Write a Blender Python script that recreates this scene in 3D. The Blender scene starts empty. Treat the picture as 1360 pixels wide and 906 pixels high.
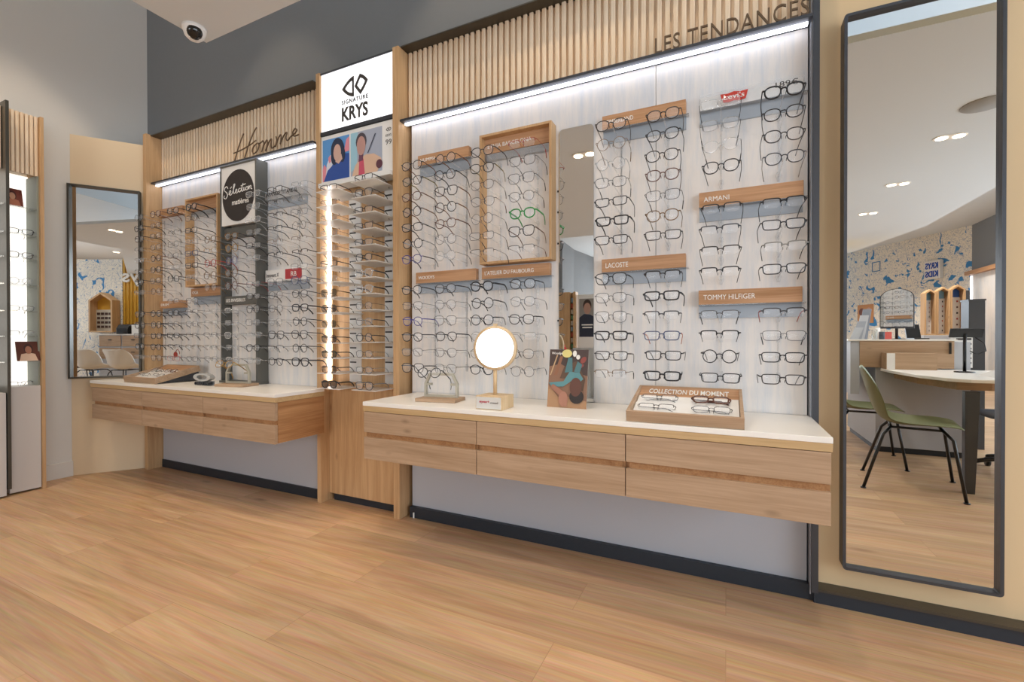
import bpy, math, random
from math import sin, cos, pi, radians
from mathutils import Vector, Matrix
random.seed(7)
S = bpy.context.scene
COL = S.collection

# ------------------------------------------------------------------ colour + materials
def lin(h):
    if isinstance(h, str):
        h = h.lstrip('#'); c = [int(h[i:i+2], 16)/255 for i in (0, 2, 4)]
    else:
        c = [x/255 for x in h]
    return tuple((x/12.92 if x <= .04045 else ((x+.055)/1.055)**2.4) for x in c) + (1,)

def nt(name):
    m = bpy.data.materials.new(name); m.use_nodes = True
    t = m.node_tree
    return m, t, t.nodes['Principled BSDF']

def plain(name, col, rough=.5, metal=0., spec=.5, bump=0):
    m, t, b = nt(name)
    b.inputs['Base Color'].default_value = lin(col)
    b.inputs['Roughness'].default_value = rough
    b.inputs['Metallic'].default_value = metal
    b.inputs['Specular IOR Level'].default_value = spec
    n = t.nodes.new('ShaderNodeTexNoise'); n.inputs['Scale'].default_value = 60
    tc = t.nodes.new('ShaderNodeTexCoord'); t.links.new(tc.outputs['Object'], n.inputs['Vector'])
    r = t.nodes.new('ShaderNodeMapRange'); r.inputs['To Min'].default_value = rough*.9; r.inputs['To Max'].default_value = min(1, rough*1.1)
    t.links.new(n.outputs['Fac'], r.inputs['Value']); t.links.new(r.outputs['Result'], b.inputs['Roughness'])
    if bump:
        bp = t.nodes.new('ShaderNodeBump'); bp.inputs['Strength'].default_value = bump; bp.inputs['Distance'].default_value = .002
        t.links.new(n.outputs['Fac'], bp.inputs['Height']); t.links.new(bp.outputs['Normal'], b.inputs['Normal'])
    return m

def wood(name, c1, c2, grain='x', rough=.5, knots=True, contrast=1.):
    m, t, b = nt(name)
    b.inputs['Roughness'].default_value = rough
    b.inputs['Specular IOR Level'].default_value = .35
    tc = t.nodes.new('ShaderNodeTexCoord')
    oi = t.nodes.new('ShaderNodeObjectInfo')
    ad = t.nodes.new('ShaderNodeVectorMath'); ad.operation = 'MULTIPLY_ADD'
    ad.inputs[1].default_value = (1, 1, 1)
    cm = t.nodes.new('ShaderNodeCombineXYZ'); 
    ml = t.nodes.new('ShaderNodeMath'); ml.operation = 'MULTIPLY'; ml.inputs[1].default_value = 17.
    t.links.new(oi.outputs['Random'], ml.inputs[0])
    for k in range(3): t.links.new(ml.outputs[0], cm.inputs[k])
    t.links.new(tc.outputs['Object'], ad.inputs[0]); t.links.new(cm.outputs[0], ad.inputs[2])
    mp = t.nodes.new('ShaderNodeMapping')
    sc = [26, 26, 26]; sc['xyz'.index(grain)] = 1.6
    mp.inputs['Scale'].default_value = sc
    t.links.new(ad.outputs[0], mp.inputs['Vector'])
    n1 = t.nodes.new('ShaderNodeTexNoise'); n1.inputs['Scale'].default_value = 1.; n1.inputs['Detail'].default_value = 7; n1.inputs['Roughness'].default_value = .65
    n1.inputs['Distortion'].default_value = .6
    t.links.new(mp.outputs[0], n1.inputs['Vector'])
    mp2 = t.nodes.new('ShaderNodeMapping'); sc2 = [180, 180, 180]; sc2['xyz'.index(grain)] = 5
    mp2.inputs['Scale'].default_value = sc2; t.links.new(ad.outputs[0], mp2.inputs['Vector'])
    n2 = t.nodes.new('ShaderNodeTexNoise'); n2.inputs['Scale'].default_value = 1.; n2.inputs['Detail'].default_value = 3
    t.links.new(mp2.outputs[0], n2.inputs['Vector'])
    mx = t.nodes.new('ShaderNodeMath'); mx.operation = 'MULTIPLY_ADD'; mx.inputs[1].default_value = .35; 
    t.links.new(n2.outputs['Fac'], mx.inputs[0]); 
    m7 = t.nodes.new('ShaderNodeMath'); m7.operation = 'MULTIPLY'; m7.inputs[1].default_value = .65
    t.links.new(n1.outputs['Fac'], m7.inputs[0]); t.links.new(m7.outputs[0], mx.inputs[2])
    rp = t.nodes.new('ShaderNodeValToRGB')
    rp.color_ramp.elements[0].position = .5 - .17/contrast; rp.color_ramp.elements[0].color = lin(c2)
    rp.color_ramp.elements[1].position = .5 + .12/contrast; rp.color_ramp.elements[1].color = lin(c1)
    t.links.new(mx.outputs[0], rp.inputs['Fac'])
    out = rp.outputs['Color']
    if knots:
        mp3 = t.nodes.new('ShaderNodeMapping'); sc3 = [9, 9, 9]; sc3['xyz'.index(grain)] = 4
        mp3.inputs['Scale'].default_value = sc3; t.links.new(ad.outputs[0], mp3.inputs['Vector'])
        vo = t.nodes.new('ShaderNodeTexVoronoi'); vo.inputs['Scale'].default_value = 1.
        t.links.new(mp3.outputs[0], vo.inputs['Vector'])
        r3 = t.nodes.new('ShaderNodeMapRange'); r3.inputs['From Min'].default_value = .03; r3.inputs['From Max'].default_value = .12
        r3.inputs['To Min'].default_value = .45; r3.inputs['To Max'].default_value = 0.
        t.links.new(vo.outputs['Distance'], r3.inputs['Value'])
        mc = t.nodes.new('ShaderNodeMix'); mc.data_type = 'RGBA'
        mc.inputs['B'].default_value = tuple(x*.45 for x in lin(c2)[:3]) + (1,)
        t.links.new(r3.outputs['Result'], mc.inputs['Factor']); t.links.new(out, mc.inputs['A'])
        out = mc.outputs['Result']
    t.links.new(out, b.inputs['Base Color'])
    return m

def emit(name, col, strength):
    m, t, b = nt(name)
    b.inputs['Base Color'].default_value = lin(col)
    b.inputs['Emission Color'].default_value = lin(col)
    b.inputs['Emission Strength'].default_value = strength
    return m

def clear(name, tint, amount, gloss=.08, rough=.03):
    """thin clear plastic or lens: mostly see-through with a little surface reflection and body colour"""
    m = bpy.data.materials.new(name); m.use_nodes = True; t = m.node_tree
    t.nodes.remove(t.nodes['Principled BSDF']); o = t.nodes['Material Output']
    tr = t.nodes.new('ShaderNodeBsdfTransparent'); tr.inputs[0].default_value = (1, 1, 1, 1)
    df = t.nodes.new('ShaderNodeBsdfDiffuse'); df.inputs[0].default_value = lin(tint)
    gl = t.nodes.new('ShaderNodeBsdfGlossy'); gl.inputs[1].default_value = rough; gl.inputs[0].default_value = (1, 1, 1, 1)
    fr = t.nodes.new('ShaderNodeFresnel'); fr.inputs[0].default_value = 1.45
    m1 = t.nodes.new('ShaderNodeMixShader'); m1.inputs[0].default_value = amount
    t.links.new(tr.outputs[0], m1.inputs[1]); t.links.new(df.outputs[0], m1.inputs[2])
    ma = t.nodes.new('ShaderNodeMath'); ma.operation = 'MULTIPLY'; ma.inputs[1].default_value = gloss*12
    t.links.new(fr.outputs[0], ma.inputs[0]); ma.use_clamp = True
    m2 = t.nodes.new('ShaderNodeMixShader'); t.links.new(ma.outputs[0], m2.inputs[0])
    t.links.new(m1.outputs[0], m2.inputs[1]); t.links.new(gl.outputs[0], m2.inputs[2])
    t.links.new(m2.outputs[0], o.inputs['Surface'])
    return m

def translucent(name, col):
    m, t, b = nt(name); o = t.nodes['Material Output']
    b.inputs['Base Color'].default_value = lin(col); b.inputs['Roughness'].default_value = .3
    tl = t.nodes.new('ShaderNodeBsdfTranslucent'); tl.inputs[0].default_value = lin(col)
    mx = t.nodes.new('ShaderNodeMixShader'); mx.inputs[0].default_value = .55
    t.links.new(b.outputs[0], mx.inputs[1]); t.links.new(tl.outputs[0], mx.inputs[2]); t.links.new(mx.outputs[0], o.inputs['Surface'])
    return m

def mirror_mat(name):
    m, t, b = nt(name)
    b.inputs['Base Color'].default_value = (.86, .875, .87, 1); b.inputs['Metallic'].default_value = 1; b.inputs['Roughness'].default_value = 0.0
    return m

def floor_mat():
    m, t, b = nt('oak_planks'); b.inputs['Roughness'].default_value = .38; b.inputs['Specular IOR Level'].default_value = .4
    tc = t.nodes.new('ShaderNodeTexCoord')
    br = t.nodes.new('ShaderNodeTexBrick')
    br.inputs['Scale'].default_value = 1.; br.inputs['Brick Width'].default_value = 1.38; br.inputs['Row Height'].default_value = .2
    br.inputs['Mortar Size'].default_value = .0012; br.inputs['Mortar Smooth'].default_value = .3; br.offset = .37; br.inputs['Bias'].default_value = 0
    br.inputs['Color1'].default_value = (0, 0, 0, 1); br.inputs['Color2'].default_value = (1, 1, 1, 1); br.inputs['Mortar'].default_value = (.5, .5, .5, 1)
    t.links.new(tc.outputs['Object'], br.inputs['Vector'])
    # per-plank shift of the grain
    mu = t.nodes.new('ShaderNodeVectorMath'); mu.operation = 'MULTIPLY_ADD'; mu.inputs[1].default_value = (9, 5, 3)
    t.links.new(br.outputs['Color'], mu.inputs[0]); t.links.new(tc.outputs['Object'], mu.inputs[2])
    mp = t.nodes.new('ShaderNodeMapping'); mp.inputs['Scale'].default_value = (1.1, 13, 10); t.links.new(mu.outputs[0], mp.inputs['Vector'])
    n1 = t.nodes.new('ShaderNodeTexNoise'); n1.inputs['Scale'].default_value = 1; n1.inputs['Detail'].default_value = 7; n1.inputs['Distortion'].default_value = 1.1; n1.inputs['Roughness'].default_value = .6
    t.links.new(mp.outputs[0], n1.inputs['Vector'])
    mp2 = t.nodes.new('ShaderNodeMapping'); mp2.inputs['Scale'].default_value = (4, 150, 100); t.links.new(mu.outputs[0], mp2.inputs['Vector'])
    n2 = t.nodes.new('ShaderNodeTexNoise'); n2.inputs['Scale'].default_value = 1; n2.inputs['Detail'].default_value = 3; t.links.new(mp2.outputs[0], n2.inputs['Vector'])
    rp = t.nodes.new('ShaderNodeValToRGB'); e = rp.color_ramp.elements
    e[0].position = .25; e[0].color = lin('#aa8762'); e[1].position = .72; e[1].color = lin('#d2b08c')
    k = e.new(.47); k.color = lin('#c19c77')
    t.links.new(n1.outputs['Fac'], rp.inputs['Fac'])
    mx = t.nodes.new('ShaderNodeMix'); mx.data_type = 'RGBA'; mx.blend_type = 'SOFT_LIGHT'; mx.inputs['Factor'].default_value = .5
    t.links.new(rp.outputs['Color'], mx.inputs['A']); t.links.new(n2.outputs['Color'], mx.inputs['B'])
    # plank tone
    mr = t.nodes.new('ShaderNodeMapRange'); mr.inputs['To Min'].default_value = .86; mr.inputs['To Max'].default_value = 1.08
    t.links.new(br.outputs['Color'], mr.inputs['Value'])
    vm = t.nodes.new('ShaderNodeVectorMath'); vm.operation = 'SCALE'; t.links.new(mx.outputs['Result'], vm.inputs[0]); t.links.new(mr.outputs['Result'], vm.inputs['Scale'])
    ms = t.nodes.new('ShaderNodeMix'); ms.data_type = 'RGBA'; ms.inputs['B'].default_value = lin('#8f6b49')
    mf = t.nodes.new('ShaderNodeMath'); mf.operation = 'MULTIPLY'; mf.inputs[1].default_value = .5
    t.links.new(br.outputs['Fac'], mf.inputs[0]); t.links.new(mf.outputs[0], ms.inputs['Factor']); t.links.new(vm.outputs[0], ms.inputs['A'])
    # knots
    mp3 = t.nodes.new('ShaderNodeMapping'); mp3.inputs['Scale'].default_value = (1.3, 4, 1); t.links.new(tc.outputs['Object'], mp3.inputs['Vector'])
    vo = t.nodes.new('ShaderNodeTexVoronoi'); vo.inputs['Scale'].default_value = 1.; t.links.new(mp3.outputs[0], vo.inputs['Vector'])
    r3 = t.nodes.new('ShaderNodeMapRange'); r3.inputs['From Min'].default_value = .02; r3.inputs['From Max'].default_value = .1; r3.inputs['To Min'].default_value = .5; r3.inputs['To Max'].default_value = 0
    t.links.new(vo.outputs['Distance'], r3.inputs['Value'])
    mk = t.nodes.new('ShaderNodeMix'); mk.data_type = 'RGBA'; mk.inputs['B'].default_value = lin('#5e3f26')
    t.links.new(r3.outputs['Result'], mk.inputs['Factor']); t.links.new(ms.outputs['Result'], mk.inputs['A'])
    t.links.new(mk.outputs['Result'], b.inputs['Base Color'])
    bp = t.nodes.new('ShaderNodeBump'); bp.inputs['Strength'].default_value = .12; bp.inputs['Distance'].default_value = .002
    t.links.new(n2.outputs['Fac'], bp.inputs['Height']); t.links.new(bp.outputs['Normal'], b.inputs['Normal'])
    return m

def panel_mat():
    """white display board with faint streaky blue-grey veins"""
    m, t, b = nt('white_board'); b.inputs['Roughness'].default_value = .55; b.inputs['Specular IOR Level'].default_value = .3
    tc = t.nodes.new('ShaderNodeTexCoord'); mp = t.nodes.new('ShaderNodeMapping'); mp.inputs['Scale'].default_value = (22, 10, 2.2)
    t.links.new(tc.outputs['Object'], mp.inputs['Vector'])
    n = t.nodes.new('ShaderNodeTexNoise'); n.inputs['Scale'].default_value = 1; n.inputs['Detail'].default_value = 8; n.inputs['Roughness'].default_value = .72
    t.links.new(mp.outputs[0], n.inputs['Vector'])
    rp = t.nodes.new('ShaderNodeValToRGB'); rp.color_ramp.elements[0].position = .36; rp.color_ramp.elements[0].color = lin('#d5d7da')
    rp.color_ramp.elements[1].position = .56; rp.color_ramp.elements[1].color = lin('#e8e3de')
    t.links.new(n.outputs['Fac'], rp.inputs['Fac']); t.links.new(rp.outputs['Color'], b.inputs['Base Color'])
    return m

def toile_mat():
    m, t, b = nt('toile_wallpaper'); b.inputs['Roughness'].default_value = .8
    tc = t.nodes.new('ShaderNodeTexCoord')
    n = t.nodes.new('ShaderNodeTexNoise'); n.inputs['Scale'].default_value = 9; n.inputs['Detail'].default_value = 3; n.inputs['Distortion'].default_value = 2.2
    t.links.new(tc.outputs['Object'], n.inputs['Vector'])
    # thin scribbled outlines: narrow bands of the noise
    s = t.nodes.new('ShaderNodeMath'); s.operation = 'SUBTRACT'; s.inputs[1].default_value = .5; t.links.new(n.outputs['Fac'], s.inputs[0])
    a = t.nodes.new('ShaderNodeMath'); a.operation = 'ABSOLUTE'; t.links.new(s.outputs[0], a.inputs[0])
    r = t.nodes.new('ShaderNodeMapRange'); r.inputs['From Min'].default_value = .006; r.inputs['From Max'].default_value = .022; r.inputs['To Min'].default_value = .95; r.inputs['To Max'].default_value = 0
    t.links.new(a.outputs[0], r.inputs['Value'])
    n2 = t.nodes.new('ShaderNodeTexNoise'); n2.inputs['Scale'].default_value = 4.6; n2.inputs['Detail'].default_value = 4; n2.inputs['Distortion'].default_value = 1.
    t.links.new(tc.outputs['Object'], n2.inputs['Vector'])
    r2 = t.nodes.new('ShaderNodeMapRange'); r2.inputs['From Min'].default_value = .60; r2.inputs['From Max'].default_value = .625; t.links.new(n2.outputs['Fac'], r2.inputs['Value'])
    m1 = t.nodes.new('ShaderNodeMix'); m1.data_type = 'RGBA'; m1.inputs['A'].default_value = lin('#efe8da'); m1.inputs['B'].default_value = lin('#6288b4')
    t.links.new(r.outputs['Result'], m1.inputs['Factor'])
    m2 = t.nodes.new('ShaderNodeMix'); m2.data_type = 'RGBA'; m2.inputs['B'].default_value = lin('#3f86bf')
    t.links.new(r2.outputs['Result'], m2.inputs['Factor']); t.links.new(m1.outputs['Result'], m2.inputs['A'])
    t.links.new(m2.outputs['Result'], b.inputs['Base Color'])
    return m

M = {}
M['floor'] = floor_mat()
M['board'] = panel_mat()
M['toile'] = toile_mat()
M['oak_x'] = wood('oak_along', '#b89b7f', '#9c7f62', 'x')
M['oak_edge'] = wood('oak_edge_band', '#c9aa7e', '#b59568', 'x', knots=False)
M['oak_y'] = wood('oak_side', '#bb8d61', '#95663f', 'y')
M['oak_z'] = wood('oak_upright', '#cfaa7f', '#b48c61', 'z')
M['oak_sign'] = wood('oak_sign_board', '#c79a74', '#a57850', 'x', contrast=1.2)
M['slat'] = wood('slat_oak', '#efdabf', '#dcc09d', 'z', knots=False)
M['pine'] = wood('pale_beech', '#dcc29c', '#c5a579', 'z', knots=False)
M['cream'] = plain('cream_paint', '#d6d1c9', .75, bump=.05)
M['cream_right'] = plain('warm_cream_paint', '#d9bd94', .75, bump=.05)
M['beige'] = plain('beige_laminate', '#dcc5a3', .6)
M['dark_wall'] = plain('charcoal_paint', '#7c7e80', .8, bump=.05)
M['ceiling'] = plain('ceiling_paint', '#d8dee2', .85)
M['metal_dark'] = plain('dark_bronze_metal', '#58544c', .38, .75)
M['metal_grey'] = plain('graphite_metal', '#4b4d52', .4, .6)
M['letters'] = plain('bronze_letters', '#6a5540', .45, .5)
M['plinth'] = plain('black_plinth', '#232a33', .45)
M['lower'] = plain('pale_grey_laminate', '#b5b8bf', .5)
M['door_white'] = plain('pale_door', '#cfc8c2', .5)
M['corian'] = plain('white_worktop', '#efebe4', .3)
M['white'] = plain('white_plastic', '#e9e7e3', .45)
M['white_acr'] = plain('white_acrylic', '#eceae6', .25)
M['black'] = plain('black_acetate', '#17171a', .3)
M['ink'] = plain('dark_print', '#3b3734', .7)
M['white_ink'] = plain('white_print', '#f2efe9', .7)
M['mirror'] = mirror_mat('mirror_glass')
M['shelf'] = translucent('white_acrylic_shelf', '#f1f0ee')
M['acrylic'] = clear('clear_acrylic', '#e8edf2', .22)
M['band'] = clear('pale_blue_band', '#c3ced9', .5, .02, .3)
M['peg'] = clear('peg_acrylic', '#eef1f4', .14, .012, .15)
M['lens'] = clear('demo_lens', '#e6ebf1', .16, .03, .06)
M['lens_grey'] = clear('grey_sun_lens', '#23272c', .72, .08)
M['lens_green'] = clear('green_sun_lens', '#2b3429', .72, .08)
M['lens_brown'] = clear('brown_sun_lens', '#3d3324', .68, .08)
M['glass'] = clear('shelf_glass', '#b9c6bf', .22, .06)
M['led'] = emit('led_strip', '#f0f3ff', 4.5)
M['led_soft'] = emit('backlit_panel', '#fffaf2', .9)
M['lightbox'] = emit('lightbox_face', '#f6f8fb', .75)
M['lamp'] = emit('lamp_lens', '#ffe9cc', 7)
FR = {}
for k, c, ro, me in (('black', '#18181b', .3, 0), ('dark', '#3a3533', .35, .1), ('brown', '#5b3526', .35, 0), ('tortoise', '#6a3f22', .3, 0),
                     ('gunmetal', '#55565a', .3, .8), ('silver', '#a9abad', .28, .85), ('gold', '#b08a4c', .3, .8), ('green', '#1f8a3c', .35, 0),
                     ('violet', '#463f86', .35, 0), ('blue', '#3d4a6e', .35, 0), ('red', '#a3342a', .35, 0), ('olive', '#6c6128', .35, 0),
                     ('grey', '#8a8985', .35, 0), ('bronze', '#7d6244', .32, .6), ('orange', '#c4602c', .35, 0)):
    FR[k] = plain('frame_' + k, c, ro, me)
FR['clear'] = clear('frame_clear', '#cfd0cf', .55, .08)

# ------------------------------------------------------------------ mesh builder
class MB:
    def __init__(s): s.v = []; s.f = []; s.mi = []; s.sm = []
    def add(s, verts, faces, smooth=False, mi=0):
        o = len(s.v); s.v += [tuple(v) for v in verts]
        for f in faces: s.f.append([i+o for i in f]); s.sm.append(smooth); s.mi.append(mi)
        return s
    def box(s, x0, x1, y0, y1, z0, z1, mi=0):
        v = [(x0,y0,z0),(x1,y0,z0),(x1,y1,z0),(x0,y1,z0),(x0,y0,z1),(x1,y0,z1),(x1,y1,z1),(x0,y1,z1)]
        return s.add(v, [(0,3,2,1),(4,5,6,7),(0,1,5,4),(1,2,6,5),(2,3,7,6),(3,0,4,7)], False, mi)
    def prism(s, pts, axis, a, b, mi=0, smooth=False):
        """extrude a 2D polygon along axis; pts are (u,v) on the other two axes in xyz order"""
        n = len(pts)
        def p(u, v, w):
            return (w,u,v) if axis == 'x' else ((u,w,v) if axis == 'y' else (u,v,w))
        v = [p(u, w, a) for u, w in pts] + [p(u, w, b) for u, w in pts]
        area = sum(pts[i][0]*pts[(i+1)%n][1]-pts[(i+1)%n][0]*pts[i][1] for i in range(n))
        f = [tuple(range(n))[::-1], tuple(range(n, 2*n))] + [(i, (i+1)%n, (i+1)%n+n, i+n) for i in range(n)]
        flip = (area < 0) != (axis == 'y')
        if flip: f = [q[::-1] for q in f]
        o = len(s.f); s.add(v, f, False, mi)
        if smooth:
            for k in range(o+2, len(s.f)): s.sm[k] = True
        return s
    def tube(s, path, r, n=6, closed=False, flat=None, mi=0):
        """round (or, with flat=(rx, rz), flattened) tube along path"""
        P = [Vector(p) for p in path]; k = len(P); rings = []
        up = Vector((0,0,1)); prev = None
        for i in range(k):
            if closed: d = P[(i+1)%k]-P[i-1]
            else: d = P[min(i+1,k-1)]-P[max(i-1,0)]
            d.normalize()
            if prev is None:
                a = d.cross(up)
                if a.length < .1: a = d.cross(Vector((0,1,0)))
            else:
                a = prev - d*prev.dot(d)
                if a.length < 1e-4: a = d.cross(up)
            a.normalize(); b = a.cross(d); prev = a
            rr = r[i] if isinstance(r, (list, tuple)) else r
            ra, rb = (flat if flat else (rr, rr))
            rings.append([P[i]+a*(ra*cos(2*pi*j/n))+b*(rb*sin(2*pi*j/n)) for j in range(n)])
        v = [q for ring in rings for q in ring]; f = []
        for i in range(k if closed else k-1):
            i2 = (i+1)%k
            for j in range(n): f.append((i*n+j, i*n+(j+1)%n, i2*n+(j+1)%n, i2*n+j))
        if not closed: f += [tuple(range(n))[::-1], tuple((k-1)*n+j for j in range(n))]
        return s.add(v, f, n > 4, mi)
    def lathe(s, prof, c, n=24, axis='z', mi=0):
        v = []; f = []
        for r, h in prof:
            for j in range(n):
                a = 2*pi*j/n; x, y = r*cos(a), r*sin(a)
                v.append((c[0]+x, c[1]+y, c[2]+h) if axis == 'z' else (c[0]+x, c[1]+h, c[2]+y))
        for i in range(len(prof)-1):
            for j in range(n): f.append((i*n+j, i*n+(j+1)%n, (i+1)*n+(j+1)%n, (i+1)*n+j))
        f += [tuple(range(n))[::-1], tuple((len(prof)-1)*n+j for j in range(n))]
        if axis == 'y': f = [q[::-1] for q in f]
        return s.add(v, f, True, mi)
    def xform(s, mat, start=0):
        for i in range(start, len(s.v)): s.v[i] = tuple(mat @ Vector(s.v[i]))
        return s
    def mesh(s, name):
        me = bpy.data.meshes.new(name); me.from_pydata(s.v, [], s.f); me.update()
        me.polygons.foreach_set('use_smooth', s.sm); me.polygons.foreach_set('material_index', s.mi)
        return me

def link(name, me, mat, parent=None, bevel=0, label=None):
    o = bpy.data.objects.new(name, me); COL.objects.link(o)
    mats = mat if isinstance(mat, (list, tuple)) else [mat]
    if len(me.materials) == 0:
        for m in mats: me.materials.append(m)
    else:
        for i, m in enumerate(mats):
            o.material_slots[i].link = 'OBJECT'; o.material_slots[i].material = m
    if parent: o.parent = parent
    if bevel:
        b = o.modifiers.new('edge', 'BEVEL'); b.width = bevel; b.segments = 2; b.limit_method = 'ANGLE'; b.angle_limit = radians(40)
    if label: o['label'] = label
    return o

def root_loc(o):
    while o.parent: o = o.parent
    return o.matrix_basis.copy()

def part(name, mb, mat, parent, bevel=0, label=None, local=False):
    """a part whose builder verts are world coordinates (or, with local, in its thing's own coordinates)"""
    if not local:
        mb.xform(root_loc(parent).inverted())
    return link(name, mb.mesh(name), mat, parent, bevel, label)

def thing(name, label, cat, loc=(0,0,0), rz=0, group=None):
    o = bpy.data.objects.new(name, None); COL.objects.link(o); o.empty_display_size = .05
    o.location = loc; o.rotation_euler = (0,0,rz)
    o['label'] = label; o['category'] = cat
    if group: o['group'] = group
    return o

def solo(name, mb, mat, label, cat, loc=(0,0,0), group=None, bevel=0):
    mb.xform(Matrix.Translation(Vector(loc)).inverted())
    o = link(name, mb.mesh(name), mat, None, bevel); o.location = loc
    o['label'] = label; o['category'] = cat
    if group: o['group'] = group
    return o

def struct(name, mb, mat, bevel=0):
    o = link(name, mb.mesh(name), mat, None, bevel); o['kind'] = 'structure'
    return o

_tc = {}
def text_mb(txt, size=1., depth=.002, width=None, height=None, bold=0, spacing=1.):
    """lettering lying in the XZ plane, facing -Y, lower-left corner at the origin"""
    cu = bpy.data.curves.new('lettering', 'FONT'); cu.body = txt; cu.size = size; cu.offset = bold; cu.space_character = spacing
    cu.extrude = 0; cu.resolution_u = 3
    o = bpy.data.objects.new('lettering_tmp', cu); COL.objects.link(o)
    dg = bpy.context.evaluated_depsgraph_get(); dg.update()
    me = bpy.data.meshes.new_from_object(o.evaluated_get(dg))
    vs = [v.co.copy() for v in me.vertices]; fs = [tuple(p.vertices) for p in me.polygons]
    bpy.data.objects.remove(o); bpy.data.curves.remove(cu); bpy.data.meshes.remove(me)
    x0 = min(v.x for v in vs); x1 = max(v.x for v in vs); y0 = min(v.y for v in vs); y1 = max(v.y for v in vs)
    sx = (width/(x1-x0)) if width else 1; sz = (height/(y1-y0)) if height else (sx if width else 1)
    if height and not width: sx = sz
    P = [((v.x-x0)*sx, (v.y-y0)*sz) for v in vs]
    mb = MB(); n = len(P)
    front = [(x, -depth, z) for x, z in P]; back = [(x, 0, z) for x, z in P]
    edges = {}
    for f in fs:
        for i in range(len(f)):
            e = (f[i], f[(i+1) % len(f)]); edges[e] = 1
    side = [(a, b, b+n, a+n) for (a, b) in edges if (b, a) not in edges]
    mb.add(front+back, [f for f in fs] + [tuple(i+n for i in f[::-1]) for f in fs] + [q[::-1] for q in side])
    return mb

def put(mb, x, y, z, rz=0, rx=0):
    return mb.xform(Matrix.Translation((x,y,z)) @ Matrix.Rotation(rz,4,'Z') @ Matrix.Rotation(rx,4,'X'))

def strokes(lines, r, y, ox, oz, sx, sz, slant=0.):
    mb = MB()
    for l in lines:
        # smooth the hand-drawn polyline (Catmull-Rom)
        P = [Vector((p[0]+slant*p[1], p[1])) for p in l]; Q = []
        for i in range(len(P)-1):
            a = P[max(i-1,0)]; b = P[i]; c = P[i+1]; d = P[min(i+2,len(P)-1)]
            for k in range(4):
                t = k/4; Q.append(.5*((2*b)+(c-a)*t+(2*a-5*b+4*c-d)*t*t+(3*b-a-3*c+d)*t**3))
        Q.append(P[-1])
        mb.tube([(ox+q.x*sx, y, oz+q.y*sz) for q in Q], r, 5)
    return mb

# ------------------------------------------------------------------ setting
CEIL, FARC, SLAB = 4.2, 3.4, 2.44        # high ceiling by the displays, lower one deeper in the shop, dropped panel
PR, PL, WALL = 2.07, 2.04, 2.11          # face of the two display boards, plane of the back wall
XE = .30                                  # end of the display wall
def wall(name, p, q, z0, z1, mat, th=.08, side=1):
    """upright wall whose visible face runs from p to q; th goes to the far side"""
    p, q = Vector(p), Vector(q); d = (q-p).normalized(); n = Vector((d.y, -d.x))*side
    return struct(name, MB().prism([p[:], q[:], (q-n*th)[:], (p-n*th)[:]], 'z', z0, z1), mat)

struct('floor', MB().box(-4.6, 5.6, -12.2, 2.3, -.05, 0), M['floor'])
struct('ceiling', MB().box(-4.6, 5.6, -12.2, 2.3, CEIL, CEIL+.06), M['ceiling'])
struct('ceiling', MB().box(-4.6, 5.6, -12.2, -3.0, FARC, CEIL), M['ceiling'])
struct('ceiling', MB().prism([(-2.29,1.37),(-2.29,-2.1),(-.9,-2.1),(1.9,-5.3),(2.33,-3.5),(2.33,1.37)], 'z', SLAB, SLAB+.035), M['ceiling'])
struct('wall_back', MB().box(-4.4, .312, WALL, WALL+.1, 0, CEIL), M['dark_wall'])
struct('wall_right', MB().box(.312, 5.6, 2.085, WALL+.1, 0, CEIL), M['cream_right'])
struct('wall_left', MB().box(-4.42, -4.32, -6.5, WALL+.1, 0, CEIL), M['cream'])
struct('wall_left_rear', MB().prism([(-4.42,-6.5),(-3.65,-6.5),(-3.73,-7.7),(-3.5,-9.6),(-4.42,-9.6)], 'z', 0, FARC), M['dark_wall'])
# shop front behind the viewer: wall with a wide glazed opening
w = MB(); w.box(-4.42,-3.2,-9.7,-9.6,0,FARC); w.box(1.0,1.25,-9.7,-9.6,0,FARC); w.box(-3.2,1.0,-9.7,-9.6,2.9,FARC); w.box(-3.2,1.0,-9.7,-9.6,0,.12)
struct('wall_front', w, M['cream'])
w = MB()
for x in (-3.2, -1.83, -.43, .96): w.box(x, x+.04, -9.68, -9.62, .12, 2.9)
w.box(-3.2, 1, -9.68, -9.62, 2.86, 2.9); w.box(-3.2, 1, -9.68, -9.62, .12, .16)
wf = struct('window_1', w, M['metal_grey'])
wp = link('pane', MB().box(-3.16, .96, -9.655, -9.645, .16, 2.86).mesh('pane'), clear('window_glass', '#e8f0f0', .02, .04), wf)
struct('wall_front_return', MB().box(1.25, 1.33, -12.2, -9.6, 0, FARC), M['cream'])
A, B = Vector((3.0, -11.9)), Vector((4.74, -8.87)); tw = (B-A).normalized(); nw = Vector((-tw.y, tw.x))  # nw points into the shop
wall('wall_toile', (A-tw*1.2)[:], (B+tw*.05)[:], 0, FARC, M['toile'], .08, -1)
w = MB(); w.box(4.74,4.82,-8.9,-4.6,0,FARC); w.box(4.74,4.82,1.4,2.2,0,CEIL); w.box(4.74,4.82,-4.6,1.4,3.3,CEIL); w.box(4.74,4.82,-4.6,1.4,0,.3)
struct('wall_right_side', w, M['dark_wall'])
w = MB()
for y in (-4.6, -2.62, -.62, 1.36): w.box(4.75, 4.81, y, y+.04, .3, 3.3)
w.box(4.75, 4.81, -4.6, 1.4, 3.26, 3.3); w.box(4.75, 4.81, -4.6, 1.4, .3, .34)
wf2 = struct('fill_window', w, M['metal_grey'])  # unseen side window, added for fill daylight
link('pane', MB().box(4.775, 4.785, -4.56, 1.36, .34, 3.26).mesh('pane'), bpy.data.materials['window_glass'], wf2)
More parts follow.
